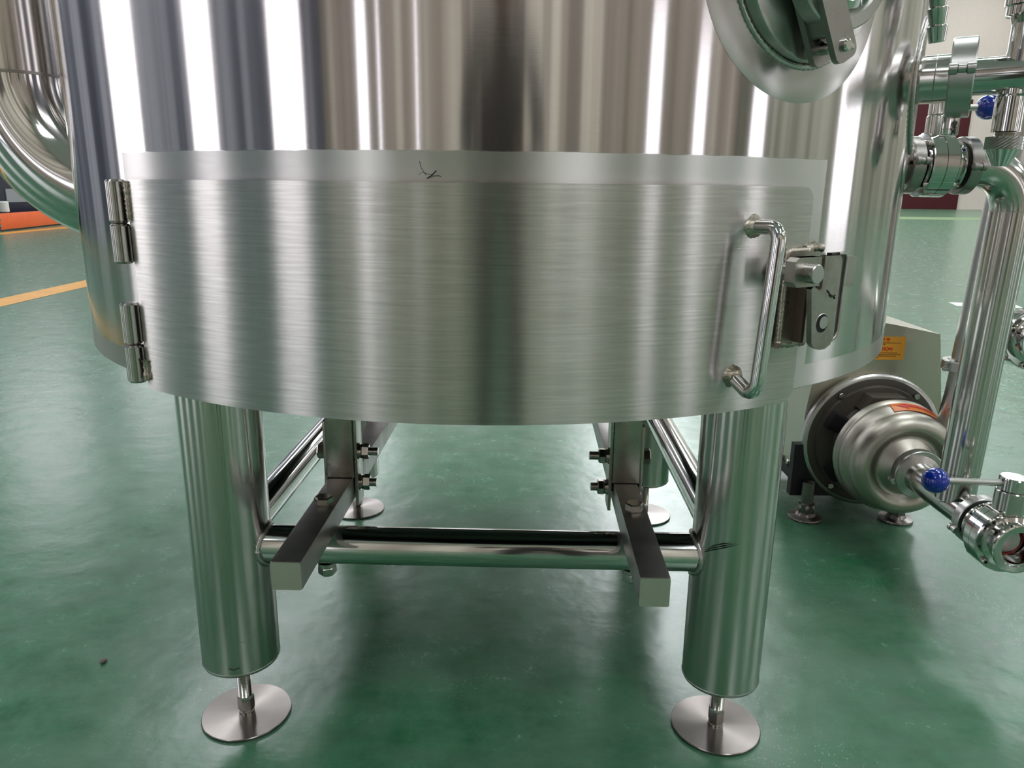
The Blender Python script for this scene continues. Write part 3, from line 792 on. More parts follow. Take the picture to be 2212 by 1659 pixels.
# ================================================================== fittings
def ring_clamp(name, c, axis, r_in, r_out, w, label, group=None, hinge=None, lever=None, mat='satin'):
    """Two-piece pipe clamp: band, hinge ears, swing bolt."""
    axis = Vector(axis).normalized(); c = Vector(c)
    h = Vector(hinge if hinge is not None else (0, 0, -1)); h = (h - axis * h.dot(axis)).normalized(); k = axis.cross(h)
    t_ = thing(name, c, label, 'pipe clamp', group)
    M = basis(c, axis, h)
    for s, nm in ((0, 'clamp_half'), (1, 'clamp_half')):
        a0 = s * PI + 0.10; a1 = a0 + PI - 0.20
        pr = [(r_in, -w * 0.28), (r_in + (r_out - r_in) * 0.35, -w / 2), (r_out - 0.002, -w / 2), (r_out, -w / 2 + 0.002), (r_out, w / 2 - 0.002), (r_out - 0.002, w / 2), (r_in + (r_out - r_in) * 0.35, w / 2), (r_in, w * 0.28), (r_in, -w * 0.28)]
        mb = MB(); mb.lathe(pr, M, 40, a0=a0, a1=a1); hb = mb.build(nm, mat, t_, angle=30)
    # hinge knuckles at +h, bolt ears at -h
    K = MB(); hc = c + h * (r_out + 0.002)
    K.cyl(hc - axis * w * 0.52, hc - axis * w * 0.18, 0.0085, 20, bev=0.001); K.cyl(hc + axis * w * 0.18, hc + axis * w * 0.52, 0.0085, 20, bev=0.001)
    K.cyl(hc - axis * w * 0.15, hc + axis * w * 0.15, 0.0065, 20); K.build('hinge_knuckle', mat, t_)
    E_ = MB(); ec = c - h * (r_out + 0.004)
    for s in (-1, 1): E_.box((0, 0, 0), (0.020, 0.006, w * 0.8), basis(ec + k * s * 0.007, axis, h), bev=0.0012)
    E_.build('bolt_ear', mat, t_)
    B = MB(); B.cyl(ec - k * 0.024, ec + k * 0.020, 0.0045, 16); B.hexa(ec + k * 0.012, ec + k * 0.022, 0.014)
    B.build('swing_bolt', 'bolt', t_)
    return t_

# clamp under the sight port, chrome ring and swinging link
cc = pc + od * 0.046
td = tan_dir(PD)
pcl = ring_clamp('pipe_clamp', cc, od, 0.060, 0.083, 0.024, 'polished hinged clamp around the sight port neck', hinge=td * -0.1 + Vector((0, 0, 1)), mat='satin')
lx = (td * -0.5 + Vector((0, 0, 0.86))).normalized()
lp = cc + td * -0.020 + Vector((0, 0, -0.066))
lk = MB()
for s in (-1, 1): lk.prism([(x, y) for x, y in rnd_rect(0.115, 0.038, 0.011)], -0.004, 0.004, basis(lp + od * 0.016 * s, od, lx))
lk.build('clamp_link', 'cast', pcl, angle=40)
MB().prism([(x, y) for x, y in rnd_rect(0.09, 0.030, 0.008)], -0.012, 0.012, basis(lp + lx * 0.02, od, lx)).build('clamp_lug', 'cast', pcl, angle=40)
MB().cyl(lp - lx * 0.040 - od * 0.026, lp - lx * 0.040 + od * 0.026, 0.0075, 20, bev=0.002).build('link_pin', 'mirror', pcl)
MB().cyl(lp - lx * 0.040 + td * 0.013 - od * 0.02, lp - lx * 0.040 + td * 0.013 + od * 0.022, 0.0045, 20, bev=0.002).build('link_rivet', 'mirror', pcl)
MB().lathe([(0.042, 0.0), (0.058, 0.002), (0.060, 0.010), (0.052, 0.014), (0.042, 0.010)], basis(cc + od * 0.006, od), 48).build('sight_glass_ring', 'mirror', pcl, angle=30)
MB().cyl(cc - od * 0.004, cc + od * 0.008, 0.043, 48).build('sight_glass', 'glass', pcl, angle=30)

# hose barb hanging in front of the wall
hb = thing('hose_barb', (0.50, 1.02, 1.25), 'ribbed chrome hose barb pointing down beside the sight port', 'hose barb')
A = Vector((0.513, 1.015, 1.262)); B_ = Vector((0.5255, 1.02, 1.181)); d = (B_ - A).normalized()
pr = [(0.0001, 0)]; Lb = (B_ - A).length; k = 4
for i in range(k): z = Lb * i / k; pr += [(0.0088, z), (0.0122, z + 0.002), (0.0092, z + Lb / k - 0.001)]
pr += [(0.0085, Lb), (0.006, Lb), (0.006, Lb - 0.01), (0.0001, Lb - 0.01)]
MB().lathe(pr, basis(A, d), 32).build('barbed_tail', 'mirror', hb, angle=25)
MB().cyl(A - d * 0.06, A, 0.014, 32, bev=0.002).build('barb_shank', 'mirror', hb)
MB().tube([A - d * 0.055, A - d * 0.07 + Vector((-.02, .0, .01)), on_tank(36, 1.34, 0.03), on_tank(36, 1.34, 0.0)], 0.011, 20).build('barb_elbow', 'mirror', hb)

# upper branch pipe: nozzle, clamp, cross piece with sampling fitting
bx_ = Vector((0.871, -0.491, 0.015)).normalized(); nb = Vector((0.670, 1.342, 1.1795))
n0 = nb - bx_ * 0.008; n1 = nb + bx_ * 0.044; n2 = nb + bx_ * 0.36
br = thing('branch_pipe', n1, 'mirror polished horizontal pipe leaving the tank wall at top right', 'pipe')
MB().cyl(n0, n1 + bx_ * 0.012, 0.0375, 64).build('nozzle_tube', 'pipe', br)
bead([n0 + (n1 - n0) * 0.62 + (Vector((0, 0, 1)) * math.cos(2 * PI * i / 40) + (n1 - n0).normalized().cross(Vector((0, 0, 1))) * math.sin(2 * PI * i / 40)) * 0.0375 for i in range(41)], 0.0010, 6, 0.004, 0.1).build('seam_weld', 'pipe', br, angle=80)
MB().cyl(n1 + bx_ * 0.014, n2, 0.0285, 64).build('pipe_run', 'mirror', br)
sx = n1 + bx_ * 0.091
MB().tube([sx + Vector((0, 0, -0.0)), sx + Vector((0, 0, -0.030)), sx + Vector((0, 0, -0.034)), sx + Vector((0, 0, -0.086))], [0.018, 0.0185, 0.0215, 0.0215], 40).build('lower_branch', 'mirror', br, angle=30)
ux = n1 + bx_ * 0.096
MB().tube([ux, ux + Vector((0, 0, 0.03)), ux + Vector((0, 0, 0.036)), ux + Vector((0, 0, 0.075))], [0.026, 0.0215, 0.0205, 0.0205], 40).build('upper_branch', 'mirror', br, angle=30)
wg = ring_clamp('pipe_clamp', n1 + bx_ * 0.018, bx_, 0.038, 0.0617, 0.036, 'wide hinged clamp around the upper horizontal pipe beside the tank', hinge=(-0.49, -0.87, 0.10), mat='satin')
wc = n1 + bx_ * 0.012 + Vector((0, 0, -0.072))
MB().box((0, 0, 0), (0.026, 0.014, 0.034), basis(wc, (0, 0, 1), bx_), bev=0.003).build('wing_nut', 'mirror', wg)
# fittings on the branches
sf = thing('sampling_fitting', sx + Vector((0, 0, -0.086)), 'knurled conical cap screwed under the upper pipe, pointing down', 'pipe fitting')
b0 = sx + Vector((0, 0, -0.086))
MB().thread(b0, b0 - Vector((0, 0, 0.010)), 0.0165, 0.0025, 32).build('threaded_neck', 'bolt', sf, angle=20)
def knurl(c, r, h, mat, parent, name='knurled_ring', rows=8, cols=44):
    mb = MB(); vs = []
    for j in range(rows + 1):
        for i in range(cols):
            a = 2 * PI * i / cols; rr = r + (0.0014 if (i + j) % 2 == 0 else -0.0014); vs.append(Vector(c) + Vector((rr * math.cos(a), rr * math.sin(a), -h * j / rows)))
    fs = [(j * cols + i, j * cols + (i + 1) % cols, (j + 1) * cols + (i + 1) % cols, (j + 1) * cols + i) for j in range(rows) for i in range(cols)]
    fs += [tuple(range(cols)), tuple(reversed(range(rows * cols, rows * cols + cols)))]
    mb.add(vs, fs); return mb.build(name, mat, parent, smooth=False)
kc = b0 - Vector((0, 0, 0.008)); knurl(kc, 0.0255, 0.0195, 'satin', sf)
MB().cyl(kc - Vector((0, 0, 0.0195)), kc - Vector((0, 0, 0.045)), 0.0255, 40, r1=0.0125).build('cone_tip', 'mirror', sf)
uf = thing('union_nut', ux + Vector((0, 0, 0.075)), 'knurled union nut on top of the upper pipe at the picture corner', 'pipe fitting')
u0 = ux + Vector((0, 0, 0.073))
MB().lathe([(0.0001, 0), (0.021, 0), (0.024, 0.010), (0.031, 0.012), (0.031, 0.024), (0.0345, 0.026), (0.0345, 0.046), (0.0001, 0.046)], Matrix.Translation(u0), 48).build('union_body', 'mirror', uf, angle=25)
knurl(u0 + Vector((0, 0, 0.085)), 0.0345, 0.038, 'satin', uf)

def butterfly_valve(c, axis, stem_dir, rod_dir, label, s=1.0, stem_len=0.075, rod_len=0.16, ball=True, swing=False, body_l=0.052, rt=0.019, rod_off=0.0, sw=1.0):
    axis = Vector(axis).normalized(); c = Vector(c); sd = Vector(stem_dir).normalized(); rd = Vector(rod_dir).normalized()
    t_ = thing('butterfly_valve', c, label, 'valve')
    L = body_l; M = basis(c, axis, sd)
    R1, R2, R3 = 0.070 * s, 0.056 * s, 0.046 * s
    for sg, nm in ((-1, 'body_half'), (1, 'body_half')):
        pr = [(R3 * 0.74, sg * 0.0006), (R1, sg * 0.0006), (R1, sg * (rt - 0.002)), (R1 - 0.002, sg * rt), (R2, sg * (rt + 0.0005)), (R2, sg * (rt + 0.004)), (R3, sg * (rt + 0.008)), (R3, sg * L * 1.02), (R2 - 0.003, sg * L * 1.08), (R2 - 0.003, sg * L * 1.17), (R2 - 0.006, sg * L * 1.20), (R3 * 0.86, sg * L * 1.18), (R3 * 0.84, sg * L * 1.13), (R3 * 0.76, sg * L * 1.12), (R3 * 0.74, sg * L * 1.06), (R3 * 0.74, sg * 0.0006)]
        MB().lathe(pr, M, 72).build(nm, 'mirror' if s > 0 else 'satin', t_, angle=25)
    B = MB(); hB = MB()
    for q in range(4):
        a = PI / 4 + q * PI / 2; x = sd; y = axis.cross(sd); off = (x * math.cos(a) + y * math.sin(a)) * (R1 - 0.008)
        o = MB(); o.cyl(c + off - axis * (rt + 0.008), c + off + axis * (rt + 0.008), 0.0075 * s, 20, bev=0.001); bo = o.build('cap_screw', 'bolt', t_)
        o = MB(); o.cyl(c + off + axis * (rt + 0.003), c + off + axis * (rt + 0.0084), 0.0038 * s, 6); o.build('socket_hole', 'hole', bo)
    MB().cyl(c + sd * R2, c + sd * (R1 + stem_len * 0.55), 0.0235 * s * sw, 40, bev=0.002).build('stem', 'pipe', t_)
    top = c + sd * (R1 + stem_len)
    h = MB(); h.cyl(c + sd * (R1 + stem_len * 0.55), top, 0.0215 * s * sw, 40, bev=0.003); hub = h.build('handle_hub', 'mirror', t_)
    rc = c + sd * (R1 + stem_len * 0.78) + sd * rod_off
    MB().cyl(rc, rc + rd * rod_len, 0.0072 * s, 24).build('handle_rod', 'satin', hub)
    if ball:
        MB().sphere(rc + rd * (rod_len + 0.021 * s), 0.0265 * s, 40).build('ball_knob', 'blue', hub)
    dn = (axis * 0.80 + axis.cross(sd) * 0.60).normalized() if swing else axis
    MB().cyl(c - dn * 0.0025, c + dn * 0.0025, R3 * 0.68, 48).build('valve_disc', 'satin', t_)
    MB().lathe([(R3 * 0.75, -0.016), (R3 * 0.68, -0.012), (R3 * 0.67, 0.0), (R3 * 0.68, 0.012), (R3 * 0.75, 0.016)], M, 48).build('seal_ring', 'red_seal', t_)
    return t_

PX, PYT = 1.108, 1.75        # riser position
V1 = Vector((0.928, 1.75, 1.058))
butterfly_valve(V1, (1, -0.02, -0.01), (0, 0, 1), (1, -0.05, 0.03), 'butterfly valve high beside the tank with a blue ball lever', 0.98, 0.066, 0.083, body_l=0.044, rt=0.028)
# stub from the tank to the valve
stb = thing('outlet_stub', (0.8, 1.75, 1.058), 'short outlet pipe from the tank wall to the upper butterfly valve', 'pipe')
MB().cyl((0.768, 1.75, 1.058), (0.871, 1.75, 1.058), 0.044, 48).build('stub_tube', 'pipe', stb)
MB().lathe([(0.036, 0), (0.050, 0.001), (0.050, 0.006), (0.036, 0.008)], basis((0.866, 1.75, 1.058), (1, 0, 0)), 40).build('ferrule', 'pipe', stb)
ring_clamp('pipe_clamp', (0.875, 1.75, 1.058), (1, 0, 0), 0.046, 0.062, 0.026, 'hinged clamp between the tank stub and the upper valve', hinge=(0, -0.97, 0.12), mat='cast')
ring_clamp('pipe_clamp', (0.998, 1.75, 1.058), (1, 0, 0), 0.046, 0.062, 0.026, 'hinged clamp between the upper valve and the bent pipe', hinge=(0, -0.95, -0.05), mat='cast')

sp_ = thing('suction_pipe', (PX, PYT, 0.24), 'polished bent pipe dropping from the upper valve to the pump inlet', 'pipe')
RR = 0.0445; er = 0.098
path = [Vector((0.982, 1.75, 1.058))] + arc_pts((PX + 0.016 - er, 1.75, 1.058 - er), er, PI / 2, 0, 20, (1, 0, 0), (0, 0, 1))
MB().tube(path, RR, 56).build('elbow', 'pipe', sp_, angle=60)
top = path[-1]; bot = Vector((1.106, 1.75, 0.262))
MB().tube([top, bot], RR, 56, caps=False).build('riser', 'pipe', sp_, angle=60)
MB().tube([top + Vector((0, 0, 0.001)), top - Vector((0, 0, 0.001))], RR + 0.0006, 56, caps=False).build('seam_weld', 'satin', sp_)
lowj = bot.lerp(top, 0.105); MB().tube([lowj + Vector((0, 0, 0.0008)), lowj - Vector((0, 0, 0.0008))], RR + 0.0006, 56, caps=False).build('seam_weld', 'satin', sp_)
AX, AZ = 1.114, 0.247
BX = 1.120        # pump axis
MB().cyl((AX, 1.93, AZ), (AX, 1.655, AZ), RR * 0.92, 56).build('tee_run', 'pipe', sp_)
j = [Vector((AX + math.cos(2 * PI * i / 48) * RR * 0.98, 1.75 + math.sin(2 * PI * i / 48) * RR * 0.98, AZ + math.sqrt(max(0.0, (RR * 0.92) ** 2 - (math.cos(2 * PI * i / 48) * RR * 0.9) ** 2)) + 0.001)) for i in range(49)]
bead(j, 0.0028, 8, 0.006, 0.2).build('tee_weld', 'pipe', sp_, angle=80)

V2 = Vector((AX, 1.568, AZ))
v2 = butterfly_valve(V2, (0, -1, 0), (0.02, 0, 1), (-1, 0.02, 0.02), 'open ended butterfly valve below the pump with a blue ball lever', 1.08, 0.070, 0.150, swing=True, body_l=0.052, rt=0.024, sw=1.3)
ring_clamp('pipe_clamp', (AX, 1.652, AZ), (0, -1, 0), 0.044, 0.062, 0.026, 'hinged clamp behind the lower open ended valve', hinge=(-0.94, 0, -0.30), mat='satin')

# ================================================================== pump
pump = thing('centrifugal_pump', (AX, 2.2, 0), 'stainless centrifugal pump with a round housing and sheet cover', 'pump')
PM = basis((BX, 0, 0.250), (0, -1, 0), (0, 0, 1))    # local z runs towards the viewer
def ly(Y): return -Y
vol = [(0.0001, ly(2.135)), (0.10, ly(2.135)), (0.150, ly(2.130)), (0.1635, ly(2.122)), (0.1665, ly(2.112)), (0.160, ly(2.100)), (0.1575, ly(2.094)), (0.1635, ly(2.086)), (0.162, ly(2.066)), (0.152, ly(2.048)), (0.148, ly(2.042)), (0.151, ly(2.032)), (0.146, ly(2.012)), (0.133, ly(1.997)), (0.118, ly(1.991)), (0.104, ly(1.995)), (0.095, ly(2.006)), (0.088, ly(2.012)), (0.080, ly(2.008)), (0.062, ly(1.992)), (0.050, ly(1.984)), (0.044, ly(1.975)), (0.044, ly(1.930))]
MB().lathe(vol, PM, 96).build('pump_head', 'pump', pump, angle=70)
MB().lathe([(0.040, ly(1.965)), (0.060, ly(1.962)), (0.060, ly(1.945)), (0.040, ly(1.942))], PM, 48).build('inlet_ferrule', 'satin', pump, angle=30)
MB().lathe([(0.040, -1.940), (0.060, -1.9415), (0.060, -1.934), (0.040, -1.928)], basis((AX, 0, AZ), (0, -1, 0), (0, 0, 1)), 48).build('inlet_ferrule', 'satin', pump, angle=30)
# bearing bracket with round flange and windows
MB().lathe([(0.0001, ly(2.255)), (0.205, ly(2.255)), (0.2120, ly(2.250)), (0.2120, ly(2.232)), (0.207, ly(2.228)), (0.180, ly(2.224)), (0.176, ly(2.214)), (0.130, ly(2.205)), (0.120, ly(2.190)), (0.112, ly(2.150)), (0.112, ly(2.130))], PM, 96).build('bracket_flange', 'iron', pump, angle=40)
MB().lathe([(0.205, ly(2.2555)), (0.2132, ly(2.250)), (0.2132, ly(2.233)), (0.2065, ly(2.2275)), (0.200, ly(2.2265))], PM, 96).build('flange_rim', 'satin', pump, angle=50)
for a in (-62, 62, 128, 232):
    ar = math.radians(a); c = Vector((0, 0, 0))
    w = MB(); w.box((0.145, 0, ly(2.198)), (0.055, 0.058, 0.03), PM @ Matrix.Rotation(ar, 4, 'Z'), bev=0.012); w.build('bracket_window', 'hole', pump, angle=60)
m = MB(); m.prism([(0.118, -0.075), (0.118, 0.075), (0.160, 0.050), (0.160, -0.050)], ly(2.215), ly(2.150), PM); m.build('bracket_saddle', 'iron', pump, angle=30)
for a in (-38, 38, 142, 218):
    ar = math.radians(a); P_ = PM @ Vector((0.186 * math.cos(ar), 0.186 * math.sin(ar), ly(2.224)))
    MB().hexa(P_, P_ + Vector((0, -0.010, 0)), 0.017).build('hex_bolt', 'bolt', pump, angle=25)
ring_clamp('pipe_clamp', (BX, 1.953, 0.250), (0, -1, 0), 0.050, 0.068, 0.026, 'hinged clamp joining the pump inlet to the suction pipe', hinge=(-0.95, 0, -0.28), mat='satin')
# motor cover: folded sheet with chamfered roof
prof_c = [(-0.207, 0.095), (-0.212, 0.33), (-0.204, 0.40), (-0.170, 0.583), (-0.02, 0.618), (0.028, 0.611), (0.172, 0.583), (0.206, 0.377), (0.210, 0.330), (0.195, 0.27), (0.190, 0.095)]
CM = basis((1.130, 0, 0), (0, 1, 0), (1, 0, 0))      # local x right, y -> -z ; use prism with flipped y
m = MB(); m.prism([(x, -z) for x, z in prof_c], 2.262, 2.80, CM); m.build('motor_cover', 'cover', pump, angle=20)
m = MB(); m.box((0.985, 2.245, 0.15), (0.20, 0.03, 0.17)); m.box((1.10, 2.40, 0.105), (0.38, 0.28, 0.03)); m.build('base_frame', 'black', pump, smooth=False)
for (fx, fy) in ((0.931, 2.205), (1.213, 2.198), (0.931, 2.62), (1.213, 2.62)):
    f = MB(); f.lathe([(0.0001, 0), (0.048, 0), (0.051, 0.004), (0.050, 0.009), (0.030, 0.012), (0.024, 0.022), (0.024, 0.05), (0.0185, 0.052), (0.0185, 0.12), (0.0001, 0.12)], Matrix.Translation((fx, fy, 0)), 40)
    f.hexa((fx, fy, 0.014), (fx, fy, 0.050), 0.046, rot=0.3)
    f.build('pump_foot', 'disc', pump, angle=30)
for q in range(2):
    MB().hexa((0.925, 2.36 + q * 0.06, 0.13), (0.914, 2.36 + q * 0.06, 0.13), 0.016).build('cover_screw', 'bolt', pump, angle=25)

# caution sticker on the cover's front sheet
def text_mesh(body, size, M, mat, name, parent, bold=0.0):
    cu = bpy.data.curves.new(name, 'FONT'); cu.body = body; cu.size = size; cu.align_x = 'LEFT'; cu.extrude = 0.0003; cu.offset = bold
    ob = bpy.data.objects.new(name, cu); COL.objects.link(ob)
    dg = bpy.context.evaluated_depsgraph_get(); me = bpy.data.meshes.new_from_object(ob.evaluated_get(dg))
    bpy.data.objects.remove(ob)
    o0 = thing_origin(parent)
    me.transform(Matrix.Translation(-o0) @ M); me.materials.clear(); me.materials.append(MAT[mat])
    o = bpy.data.objects.new(name, me); COL.objects.link(o); o.parent = parent
    return o
SX0, SX1, SZ0, SZ1, SY = 1.052, 1.199, 0.502, 0.574, 2.2605
m = MB(); m.box(((SX0 + SX1) / 2, SY, (SZ0 + SZ1) / 2), (SX1 - SX0, 0.001, SZ1 - SZ0)); stk = m.build('caution_sticker', 'sticker', pump, smooth=False)
def SM(x, z): return Matrix.Translation((x, SY - 0.0008, z)) @ Matrix.Rotation(PI / 2, 4, 'X')
text_mesh('CAUTION', 0.0140, SM(SX0 + 0.046, SZ0 + 0.0290), 'red_ink', 'sticker_lettering', stk, 0.0004)
text_mesh('注 意', 0.0115, SM(SX0 + 0.072, SZ0 + 0.0585), 'red_ink', 'sticker_lettering', stk, 0.0004)
m = MB()
for zz, wd, x0 in ((0.0525, 0.125, 0.008), (0.0480, 0.075, 0.008), (0.0215, 0.118, 0.008), (0.0165, 0.124, 0.008), (0.0115, 0.110, 0.008), (0.0065, 0.06, 0.008)):
    x = x0
    while x < x0 + wd:
        l = random.uniform(0.003, 0.007); m.box((SX0 + x + l / 2, SY - 0.0007, SZ0 + zz), (l, 0.0006, 0.0018)); x += l + 0.0014
m.build('sticker_text_line', 'ink', stk, smooth=False)
# arrow sticker bent over the shoulder of the pump head
SHP = [(0.1635, 2.082), (0.1628, 2.074), (0.1620, 2.066), (0.1570, 2.057), (0.1520, 2.048)]
def shoulder(a, t, lift):
    # point on the shoulder of the pump head, angle a from the top (rad, + right), t across it
    q = min(3.999, max(0.0, t * 4)); i = int(q); f = q - i
    r = SHP[i][0] * (1 - f) + SHP[i + 1][0] * f + lift; Y = SHP[i][1] * (1 - f) + SHP[i + 1][1] * f - lift * 0.8
    return Vector((BX + r * math.sin(a), Y, 0.250 + r * math.cos(a)))
def shoulder_patch(name, mat, parent, a0, a1, lo, hi, lift, n=24, k=6):
    m = MB(); vs = []
    for i in range(n + 1):
        f = i / n; a = a0 + (a1 - a0) * f
        for j in range(k + 1): vs.append(shoulder(a, lo(f) + (hi(f) - lo(f)) * j / k, lift))
    m.add(vs, [(i * (k + 1) + j, (i + 1) * (k + 1) + j, (i + 1) * (k + 1) + j + 1, i * (k + 1) + j + 1) for i in range(n) for j in range(k)])
    return m.build(name, mat, parent, angle=60)
st2 = shoulder_patch('arrow_sticker', 'sticker_o', pump, math.radians(-14), math.radians(34), lambda f: 0.0, lambda f: 1.0, 0.0014)
hw_ = lambda f: 0.38 * f / 0.30 if f < 0.30 else 0.16
shoulder_patch('arrow_mark', 'red_ink', st2, math.radians(-9), math.radians(31), lambda f: 0.5 - hw_(f), lambda f: 0.5 + hw_(f), 0.0022, 40)

# pump outlet riser behind the suction pipe
op = thing('discharge_pipe', (1.25, 2.07, 0.3), 'darker riser pipe standing behind the suction pipe above the pump', 'pipe')
MB().tube([(1.256, 2.075, 0.300), (1.262, 2.075, 0.38), (1.270, 2.072, 0.44), (1.277, 2.07, 0.53)], [0.034, 0.034, 0.036, 0.038], 40).build('outlet_neck', 'satin', op, angle=60)
MB().cyl((1.277, 2.07, 0.53), (1.345, 2.07, 1.9), 0.040, 48).build('riser', 'satin', op)
ring_clamp('pipe_clamp', (1.277, 2.07, 0.529), (0.04, 0, 1), 0.042, 0.062, 0.028, 'hinged clamp on the pump outlet riser', hinge=(-1, -0.2, 0), mat='satin')

# third valve at the right picture edge, on a pipe running back
V3 = Vector((1.300, 1.86, 0.650))
v3 = butterfly_valve(V3, (0.05, -1, 0), (0.9, 0.0, 0.45), (0.3, 0, 1), 'butterfly valve at the right picture edge behind the suction pipe', 1.12, 0.05, 0.10, ball=False, body_l=0.040, rt=0.016)
cp = thing('return_pipe', (1.28, 1.98, 0.64), 'short pipe behind the valve at the right picture edge', 'pipe')
MB().tube([(1.300, 1.912, 0.650), (1.315, 1.960, 0.65), (1.37, 1.985, 0.65), (1.50, 1.99, 0.65), (2.2, 1.99, 0.65)], 0.0445, 40).build('pipe_run', 'pipe', cp, angle=60)
MB().cyl((2.2, 1.99, 0.0), (2.2, 1.99, 0.66), 0.03, 24).build('pipe_stand', 'satin', cp)

# ================================================================== left pipe
LP = Vector((-1.062, 1.70, 0)); lr = 0.104; rb = 0.247; zE = 1.215
vp = thing('bent_drain_pipe', (LP.x, LP.y, 0.97), 'wide polished pipe bending into the left side of the tank', 'pipe')
MB().tube([(LP.x, LP.y, zE), (LP.x, LP.y, 2.6)], lr, 72).build('straight_tube', 'pipe', vp, angle=60)
path = arc_pts((LP.x + rb, LP.y, zE), rb, PI, 1.5 * PI, 30, (1, 0, 0), (0, 0, 1))
MB().tube(path, lr, 72).build('elbow', 'mirror', vp, angle=60)
MB().tube([(LP.x, LP.y, zE - 0.003), (LP.x, LP.y, zE + 0.003)], lr + 0.0012, 72, caps=False).build('seam_weld', 'cast', vp)

# ================================================================== background left: rack with a dark cabinet
rk = thing('storage_rack', (-12.0, 18.0, 0), 'orange steel rack beam near the floor at far left', 'rack')
m = MB(); m.box((-11.9, 17.6, 0.30), (2.2, 0.10, 0.36)); 
A = Vector((-10.72, 15.9, 0)); B_ = Vector((-11.4, 20.5, 0))
def beam(z0, z1, nm, mat='orange'):
    d = (B_ - A).normalized(); nn = Vector((-d.y, d.x, 0)); q = MB()
    M = basis((A + B_) / 2, (0, 0, 1), d); q.box((0, 0, (z0 + z1) / 2), ((B_ - A).length, 0.12, z1 - z0), M, bev=0.01); return q.build(nm, mat, rk, angle=40)
beam(0.03, 0.36, 'lower_beam'); beam(1.9, 2.05, 'upper_beam')
for P_ in (A, B_):
    MB().box((P_.x, P_.y, 1.5), (0.12, 0.12, 3.0)).build('upright', 'navy', rk, smooth=False)
for dz in (0.12, 0.24):
    MB().cyl((A.x + 0.06, A.y + 0.02, dz), (A.x + 0.10, A.y + 0.01, dz), 0.025, 12).build('beam_bolt', 'bolt', rk)
cb = thing('machine_cabinet', (-12.75, 18.9, 0), 'dark navy machine cabinet standing behind the orange beam', 'cabinet')
MB().box((-12.75, 18.9, 1.05), (2.1, 4.6, 2.1), bev=0.03).build('cabinet_body', 'navy', cb)
MB().box((-11.69, 18.2, 0.70), (0.02, 0.7, 0.30)).build('cabinet_panel', 'frame', cb, smooth=False)
kb = MB(); kb.cyl((-10.95, 16.6, 0.37), (-10.95, 16.6, 0.60), 0.09, 24, bev=0.02)
tag(kb.build('white_canister', 'white_paint', origin=(-10.95, 16.6, 0.37)), 'small white canister standing on the orange rack beam', 'canister')

# small debris on the floor
random.seed(3)
pb = MB(); pb.sphere((0, 0, 0), 0.006, 10, sc=(1, 0.6, 0.5))
for i, (x, y, lab) in enumerate(((-0.874, 1.42, 'small brown pebble lying on the green floor at far left'),)):
    q = MB(); q.sphere((x, y, 0.004), 0.008, 12, sc=(1, 0.6, 0.55)); 
    q = MB(); q.sphere((0, 0, 0.0), 0.009, 12, sc=(0.7, 1.0, 0.5)); q.v = [p + Vector((x, y, 0.0043)) for p in q.v]
    tag(q.build('pebble', 'brown', origin=(x, y, 0)), lab, 'pebble')

# ================================================================== the photographer, seen only mirrored in the steel
person = thing('person', (0.06, -0.42, 0), 'person in dark clothes holding a phone in front of the tank, mirrored in its wall', 'person')
def limb(name, pts, mat, parent):
    me = bpy.data.meshes.new(name); o0 = thing_origin(parent)
    V = []; E_ = []; Rr = []
    for ch in pts:
        idx = []
        for p_ in ch:
            co = Vector(p_[:3])
            hit = next((i for i, q in enumerate(V) if (q - co).length < 1e-5), None)
            if hit is None: V.append(co); Rr.append((p_[3], p_[4] if len(p_) > 4 else p_[3])); hit = len(V) - 1
            idx.append(hit)
        E_ += list(zip(idx, idx[1:]))
    me.from_pydata([tuple(v - o0) for v in V], E_, [])
    ob = bpy.data.objects.new(name, me); COL.objects.link(ob); ob.parent = parent
    sk = ob.modifiers.new('skin', 'SKIN'); sk.use_smooth_shade = True
    for i, d in enumerate(me.skin_vertices[0].data): d.radius = Rr[i]; d.use_root = (i == 0)
    su = ob.modifiers.new('sub', 'SUBSURF'); su.levels = su.render_levels = 2
    me.materials.append(MAT[mat]); return ob
px, py = 0.06, -0.42
body = [[(px, py, 0.93, .13, .10), (px, py, 1.05, .135, .10), (px, py + .01, 1.20, .15, .10), (px, py + .01, 1.36, .16, .10), (px, py, 1.45, .09, .08), (px, py + .01, 1.52, .055)],
 [(px, py, 0.93, .13, .10), (px - .10, py, 0.86, .085), (px - .12, py + .02, 0.48, .062), (px - .13, py - .01, 0.10, .045), (px - .13, py + .10, 0.045, .04)],
 [(px, py, 0.93, .13, .10), (px + .10, py, 0.86, .085), (px + .12, py + .02, 0.48, .062), (px + .13, py - .01, 0.10, .045), (px + .13, py + .10, 0.045, .04)],
 [(px, py + .01, 1.36, .16, .10), (px - .19, py + .01, 1.37, .058), (px - .25, py + .06, 1.10, .044), (px - .12, py + .27, 1.00, .032)],
 [(px, py + .01, 1.36, .16, .10), (px + .19, py + .01, 1.37, .058), (px + .25, py + .06, 1.10, .044), (px + .12, py + .27, 1.00, .032)]]
limb('body', body, 'dark_cloth', person)
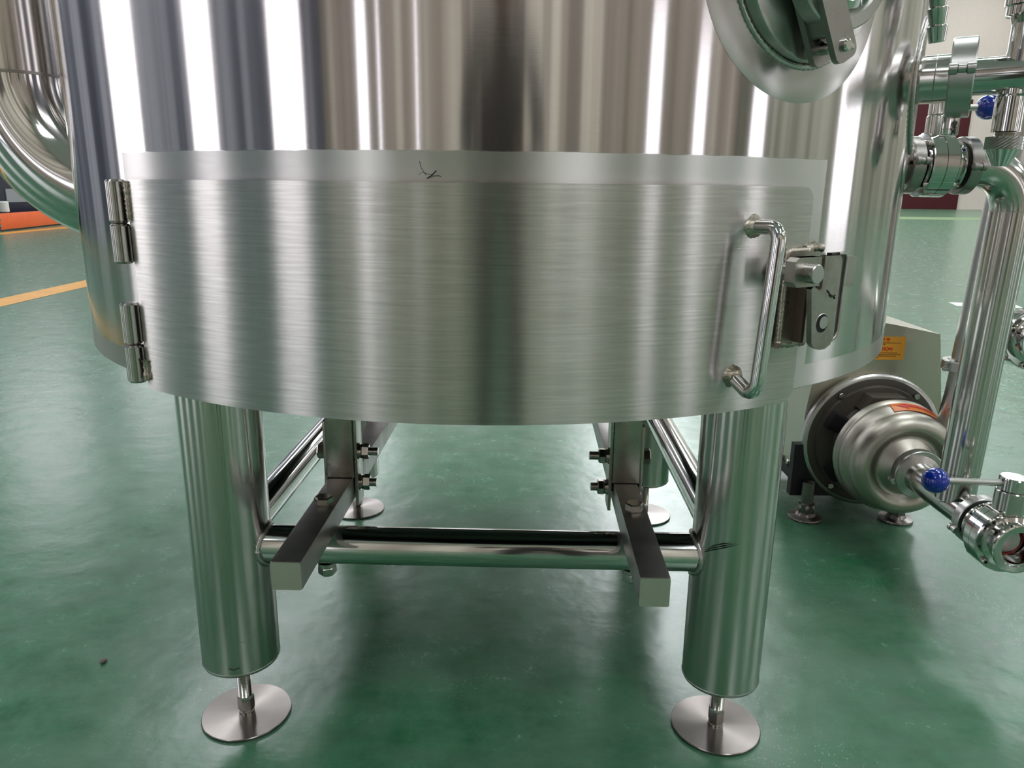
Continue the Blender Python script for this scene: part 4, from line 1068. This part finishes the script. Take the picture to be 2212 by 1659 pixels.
hd = MB(); hd.sphere((px, py + .02, 1.63), 0.10, 32, sc=(0.80, 0.95, 1.18)); hd.sphere((px, py + .118, 1.615), 0.014, 12, sc=(0.9, 1.1, 1.5))
for sx_ in (-1, 1):
    hd.sphere((px + sx_ * .078, py + .015, 1.62), 0.022, 12, sc=(0.35, 0.8, 1.3)); hd.sphere((px + sx_ * .03, py + .104, 1.645), 0.012, 12, sc=(1, 0.5, 0.7))
hd.build('head', 'skin', person)
hr_ = MB(); hr_.lathe([(0.0001, 0.125)] + [(0.088 * math.sin(PI * i / 16), 0.125 * math.cos(PI * i / 16)) for i in range(1, 9)], Matrix.Translation((px, py, 1.64)), 32); hr_.build('hair', 'navy', person)
for sx_ in (-1, 1):
    hp0 = Vector((px + sx_ * .12, py + .27, 1.00)); ch = []
    palm = hp0 + Vector((-sx_ * .035, .045, 0.0))
    ch.append([(hp0.x, hp0.y, hp0.z, .030), (palm.x, palm.y, palm.z, .034, .018)])
    for k in range(4):
        b_ = palm + Vector((-sx_ * .004, .012, .024 - .016 * k)); m_ = b_ + Vector((-sx_ * .020, .030 - .003 * k, 0)); e_ = m_ + Vector((-sx_ * .024, .004, 0))
        ch.append([(palm.x, palm.y, palm.z, .034, .018), (b_.x, b_.y, b_.z, .010), (m_.x, m_.y, m_.z, .009), (e_.x, e_.y, e_.z, .008)])
    ch.append([(palm.x, palm.y, palm.z, .034, .018), (palm.x - sx_ * .03, palm.y - .005, palm.z + .02, .010), (palm.x - sx_ * .045, palm.y + .015, palm.z + .012, .008)])
    limb('hand', ch, 'skin', person)
ph = thing('phone', (0.0, -0.05, 0.96), 'dark phone held up in both hands in front of the tank, mirrored in its wall', 'phone')
MB().box((0.0, -0.055, 0.985), (0.155, 0.009, 0.075), bev=0.003).build('phone_body', 'black', ph)
for dz in (-0.011, 0.011): MB().cyl((-0.005 + dz, -0.0505, 1.0 + dz), (-0.005 + dz, -0.047, 1.0 + dz), 0.008, 24).build('phone_lens', 'glass', ph)
